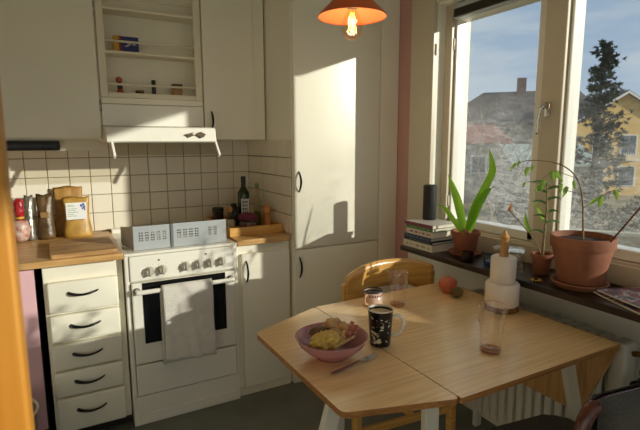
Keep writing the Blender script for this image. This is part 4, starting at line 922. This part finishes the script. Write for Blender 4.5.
# magazines
def magazine(label, y0, y1, x0, x1, z0, h_, seed, curl, rot):
    T = thing('magazine', label, 'magazine', ((x0+x1)/2, (y0+y1)/2, z0)); bm = bm_new(); n = 12; G = []
    for i in range(n+1):
        t_ = i/n; r_ = []
        for j in range(9):
            s = j/8; r_.append((x0+(x1-x0)*s, y0+(y1-y0)*t_, z0+h_+curl*(t_**4)*(1-s*.5)))
        G.append(r_)
    topv = [[bm.verts.new(p) for p in r_] for r_ in G]; bot = [[bm.verts.new((p[0], p[1], p[2]-h_+.0003)) for p in r_] for r_ in G]
    for i in range(n):
        for j in range(8): bm.faces.new((topv[i][j], topv[i][j+1], topv[i+1][j+1], topv[i+1][j])); bm.faces.new((bot[i][j], bot[i+1][j], bot[i+1][j+1], bot[i][j+1]))
    for A_, B_ in ((topv, bot),):
        for i in range(n): bm.faces.new((A_[i][0], A_[i+1][0], B_[i+1][0], B_[i][0])); bm.faces.new((A_[i][8], B_[i][8], B_[i+1][8], A_[i+1][8]))
        for j in range(8): bm.faces.new((A_[0][j], B_[0][j], B_[0][j+1], A_[0][j+1])); bm.faces.new((A_[n][j], A_[n][j+1], B_[n][j+1], B_[n][j]))
    obj('pages', bm, PAGES, T)
    m = mat('magazine cover '+label[:6], '#6f5560', .3, hex2='#3c4450', vscale=16); cr_ = [q for q in m.node_tree.nodes if q.type == 'VALTORGB'][0].color_ramp
    cr_.interpolation = 'CONSTANT'
    for p_, c_ in ((.42, '#8e5a66'), (.52, '#c9c5cc'), (.58, '#4e5f66')): e_ = cr_.elements.new(p_); e_.color = lin(c_)
    bm = bm_new(); V2 = [[bm.verts.new((p[0], p[1], p[2]+.0006)) for p in r_] for r_ in G]
    for i in range(n):
        for j in range(8): bm.faces.new((V2[i][j], V2[i][j+1], V2[i+1][j+1], V2[i+1][j]))
    obj('cover', bm, m, T); T.rotation_euler = (0, 0, math.radians(rot)); return T
magazine('glossy picture magazine lying beneath another at the shelf end', .725, .995, 1.672, 1.877, ZH, .006, 1, .006, -22)
magazine('topmost glossy magazine with plum and white cover on the shelf', .705, .975, 1.678, 1.873, ZH+.0135, .005, 2, .004, -17)

# planter farther along the shelf, past the magazines: its leaves shade the drawers
T = thing('window_planter', 'long terracotta planter of leafy herbs past the magazines', 'planter', (1.78, .36, ZH))
obj('trough', box(box(box(box(box(bm_new(), 1.70, 1.86, .03, .60, ZH, ZH+.012), 1.70, 1.712, .03, .60, ZH+.012, ZH+.20), 1.848, 1.86, .03, .60, ZH+.012, ZH+.20), 1.712, 1.848, .03, .042, ZH+.012, ZH+.20), 1.712, 1.848, .588, .60, ZH+.012, ZH+.20), TERRA, T)
obj('soil', box(bm_new(), 1.712, 1.848, .042, .588, ZH+.012, ZH+.185), SOIL, T)
rnd = random.Random(12); data = []
for k in range(18):
    y = rnd.uniform(.06, .57); x = rnd.uniform(1.73, 1.83); h_ = rnd.uniform(.06, .26); q = Vector((x+rnd.gauss(0, .02), y+rnd.gauss(0, .03), ZH+.185+h_))
    b = bm_new(); tube(b, [(x, y, ZH+.18), q], [.002, .0012], 5); obj('stem', b, STEM, T, smooth=True)
    for j in range(4):
        p = Vector((x, y, ZH+.185)).lerp(q, .4+.2*j); a = rnd.uniform(0, 6.28); dv = Vector((math.cos(a), math.sin(a), rnd.uniform(-.2, .4)))*.05
        data.append(([p, p+dv*.5+Vector((0, 0, .006)), p+dv], .026))
leafset(T, 'leaf', LEAF2, data)

# ================================================================== OUTSIDE
GZ = -3.2
GRASS = mat('brown winter grass', '#a08560', .95, hex2='#74704a', vscale=.35, bump=.3, bscale=4)
g = struct('ground', box(bm_new(), 2.6, 140, -60, 120, GZ-.3, GZ), GRASS)
YEL = mat('yellow render', '#d9b36a', .85, var=.05, vscale=.8)
ROOF = mat('dark roof tiles', '#4a4440', .8, var=.12, vscale=2)
ROOF2 = mat('grey brown roof', '#6d625a', .85, var=.12, vscale=2)
REDR = mat('reddish roof', '#9a6656', .85, var=.1, vscale=2)
FARG = mat('far window glass', '#46525c', .15, var=.2, vscale=1)
FARW = mat('far white paint', '#d9d6cc', .6)
GREYW = mat('grey render', '#9a9488', .85, var=.06)
def house(name, label, c, ang, wx, dy, zw, zr, wallm, roofm, win_rows, gable=True, over=.35):
    """gabled house; its gable front looks along -y of its own frame"""
    T = thing(name, label, 'house', (c[0], c[1], GZ)); T.rotation_euler = (0, 0, ang); ORIG[T.name] = Vector()
    h_, r_ = zw-GZ, zr-GZ
    if gable:
        obj('wall', prism(bm_new(), [(-wx/2, 0), (wx/2, 0), (wx/2, h_), (0, r_), (-wx/2, h_)], 0, dy, 'y'), wallm, T)
        for s in (-1, 1):
            k = (r_-h_)/(wx/2); e = wx/2+over
            obj('roof', prism(bm_new(), [(0, r_+.02), (s*e, r_-k*e+.02), (s*e, r_-k*e+.25), (0, r_+.27)], -over, dy+over, 'y'), roofm, T)
            obj('bargeboard', prism(bm_new(), [(0, r_-.02), (s*e, r_-k*e-.02), (s*e, r_-k*e+.2), (0, r_+.2)], -over-.06, -over, 'y'), FARW, T)
    else:
        obj('wall', box(bm_new(), -wx/2, wx/2, 0, dy, 0, h_), wallm, T)
        b = bm_new(); o_ = over; B = [b.verts.new(p) for p in ((-wx/2-o_, -o_, h_), (wx/2+o_, -o_, h_), (wx/2+o_, dy+o_, h_), (-wx/2-o_, dy+o_, h_))]; R_ = [b.verts.new(p) for p in ((-wx/2+dy*.42, dy/2, r_), (wx/2-dy*.2, dy/2, r_))]
        for f in ((B[0], B[1], R_[1], R_[0]), (B[1], B[2], R_[1]), (B[2], B[3], R_[0], R_[1]), (B[3], B[0], R_[0]), (B[3], B[2], B[1], B[0])): b.faces.new(f)
        obj('roof', b, roofm, T)
    for x, z, ww, hh in win_rows:
        W = obj('window', box(bm_new(), x-ww/2-.1, x+ww/2+.1, -.06, 0, z-.1-GZ, z+hh+.1-GZ), FARW, T)
        for s in (-1, 1): obj('pane', box(bm_new(), x+(0 if s > 0 else -ww/2)+.03, x+(ww/2 if s > 0 else 0)-.03, -.08, -.06, z-GZ, z+hh-GZ), FARG, W)
    return T
H = house('gabled_house', 'yellow rendered house with dark gabled roof beyond the pine', (43.2, 24.0), math.radians(-33), 8.4, 9, 3.0, 5.6, YEL, ROOF, [(-1.9, .4, 1.0, 1.6), (.55, .4, 1.2, 1.6), (2.6, .4, 1.0, 1.6), (.55, -2.3, 1.3, 1.6), (-1.9, -2.3, 1.0, 1.6)])
obj('balcony', box(bm_new(), -.25, 1.35, -.5, -.02, .0-GZ-.15, .0-GZ-.05), FARW, H)
for i in range(9): obj('baluster', box(bm_new(), -.24+i*.195, -.20+i*.195, -.49, -.45, -GZ-.05, -GZ+.55), FARW, H)
obj('wing', box(bm_new(), -9.2, -4.25, 3.2, 9, 0, 5.8), YEL, H)
b = bm_new(); prism(b, [(2.7, 5.8), (9.4, 5.8), (6.1, 8.3)], -9.6, -1, 'x'); obj('wing_roof', b, ROOF, H)
H2 = house('hip_roof_house', 'large grey house with a wide brown hip roof and chimney', (38.0, 30.6), math.radians(-48), 15, 10, 3.2, 6.6, GREYW, ROOF2, [(-4, .2, 1.2, 1.5), (-1, .2, 1.2, 1.5), (2, .2, 1.2, 1.5), (5, .2, 1.2, 1.5), (-2.5, -2.4, 1.2, 1.5), (1.5, -2.4, 1.2, 1.5)], gable=False)
obj('chimney', box(bm_new(), -.1, .75, 4.6, 5.4, 9.0, 11.1), mat('chimney brick', '#a98a78', .9), H2)
H3 = house('low_house', 'low house with a reddish roof in front of the grey house', (27.2, 27.0), math.radians(-44), 7, 5, 1.4, 2.9, GREYW, REDR, [(-1.5, -.8, 1, 1.2), (1.3, -.8, 1, 1.2)], gable=False)
sh = thing('garden_shed', 'low garden shed with a pale grey-green roof behind the pine', 'shed', (26.5, 18.6, GZ)); sh.rotation_euler = (0, 0, math.radians(-35)); ORIG[sh.name] = Vector()
obj('wall', box(bm_new(), -2.2, 2.2, 0, 2.5, 0, 3.2), GREYW, sh); obj('roof', prism(bm_new(), [(-.4, 3.2), (2.9, 4.4), (2.9, 4.55), (-.4, 3.35)], -2.6, 2.6, 'x'), mat('grey green roof', '#a3aba0', .7), sh)
gw = thing('garden_wall', 'long low ochre garden wall crossing the lawn', 'wall', (17, 10, GZ)); gw.rotation_euler = (0, 0, math.radians(-52)); ORIG[gw.name] = Vector()
obj('wall', box(bm_new(), -9, 9, -.12, .12, 0, 1.35), mat('ochre wall', '#9d8a5c', .9, var=.15, vscale=1), gw); obj('coping', box(bm_new(), -9.05, 9.05, -.2, .2, 1.35, 1.46), mat('stone coping', '#b3a888', .9), gw)

NEED = mat('dark pine needles', '#3d4a36', .8, hex2='#26301f', vscale=1.5)
BARK = mat('grey brown bark', '#5c4e40', .95, var=.25, vscale=3)
TWIG = mat('bare twig bark', '#857b6c', .9, var=.2, vscale=3)
def pine(x, y, h_, spread, label, seed):
    r = random.Random(seed); T = thing('pine_tree', label, 'tree', (x, y, GZ))
    b = bm_new(); tube(b, [(x, y, GZ), (x+.1, y, GZ+h_*.5), (x+.05, y, GZ+h_)], [.2, .13, .02], 8); obj('trunk', b, BARK, T, smooth=True)
    b = bm_new(); f = bm_new()
    for k in range(120):
        t = .16+.84*(k/120); z0 = GZ+h_*t; a = r.uniform(0, 6.283); L_ = spread*((1-t)**.7*.95+.10)*r.uniform(.5, 1.1); dv = Vector((math.cos(a), math.sin(a), r.uniform(.05, .35)))
        p0 = Vector((x+.08, y, z0)); p1 = p0+dv*L_; tube(b, [p0, (p0+p1)/2+Vector((0, 0, .06*L_)), p1], [.03, .02, .008], 4, False)
        for q in range(9):
            c = p0+dv*L_*r.uniform(.3, 1.05)+Vector((r.gauss(0, .14), r.gauss(0, .14), r.gauss(.03, .09)))
            for s in range(14):
                d2 = Vector((r.gauss(0, 1), r.gauss(0, 1), r.gauss(.4, .7))).normalized()*r.uniform(.10, .22); w_ = d2.cross(Vector((r.random(), r.random(), r.random()))).normalized()*.034
                f.faces.new((f.verts.new(c-w_), f.verts.new(c+w_), f.verts.new(c+d2)))
    obj('branch', b, BARK, T); o = obj('foliage', f, NEED, T); o['kind'] = 'stuff'; return T
pine(24.0, 14.65, 9.4, 2.1, 'tall dark pine tree in front of the yellow house', 5)
def bare(x, y, h_, label, seed, depth=6, m=TWIG, rad=.07):
    r = random.Random(seed); T = thing('bare_tree', label, 'tree', (x, y, GZ)); b = bm_new(); f = bm_new()
    def grow(p, d, L_, rr, lv):
        q = p+d*L_; mid = (p+q)/2+Vector((r.gauss(0, .05), r.gauss(0, .05), 0))*L_; tube(b if lv == depth else f, [p, mid, q], [rr, rr*.85, rr*.7], 5 if lv > 3 else 3, False)
        if lv <= 0: return
        for k in range(r.choice((2, 3)) if lv > 1 else 3):
            nd = (d+Vector((r.gauss(0, .45), r.gauss(0, .45), r.gauss(.08, .3)))).normalized(); grow(q if k else mid+(q-mid)*r.uniform(.3, 1), nd, L_*r.uniform(.62, .85), rr*.62, lv-1)
    grow(Vector((x, y, GZ)), Vector((r.gauss(0, .05), r.gauss(0, .05), 1)), h_*.27, rad, depth)
    obj('trunk', b, BARK, T, smooth=True); o = obj('twigs', f, m, T); o['kind'] = 'stuff'; return T
bare(12.4, 11.0, 6.2, 'bare twiggy tree growing before the grey house', 21)
bare(14.5, 15.2, 6.0, 'taller bare tree farther left before the low house', 8)
bare(15.6, 10.9, 5.0, 'slender bare tree nearest the pine', 14)
HEDGE = mat('winter hedge', '#5f6650', .95, hex2='#4a4336', vscale=2)
for i, (x, y, s, lb2) in enumerate(((13.4, 8.6, .95, 'loose grey green shrub by the ochre wall'), (18.6, 11.6, 1.5, 'tall shrub between the ochre wall and the pine'), (11.6, 6.3, .8, 'low brownish shrub nearest the window'), (21.0, 16.4, 1.3, 'wide dark shrub at the foot of the pine'), (22.4, 10.6, 1.6, 'round shrub before the yellow house'))):
    r = random.Random(i); T = thing('garden_shrub', lb2, 'shrub', (x, y, GZ)); f = bm_new(); b = bm_new()
    for k in range(12):
        a = r.uniform(0, 6.28); e_ = Vector((x+math.cos(a)*s*.6, y+math.sin(a)*s*.6, GZ+s*r.uniform(.6, 1.3))); tube(b, [(x, y, GZ), e_], [.03, .008], 4, False)
    for k in range(1800):
        d_ = Vector((r.gauss(0, 1), r.gauss(0, 1), r.gauss(0, 1))).normalized()*r.uniform(.6, 1)**.5; c = Vector((x+d_.x*s, y+d_.y*s, GZ+s*.8+d_.z*s*.8))
        if c.z < GZ: continue
        d2 = Vector((r.gauss(0, 1), r.gauss(0, 1), r.gauss(.3, 1))).normalized()*.16; w_ = d2.cross(Vector((r.random(), r.random(), r.random()))).normalized()*.045; f.faces.new((f.verts.new(c-w_), f.verts.new(c+w_), f.verts.new(c+d2)))
    obj('stems', b, BARK, T); o = obj('foliage', f, HEDGE, T); o['kind'] = 'stuff'
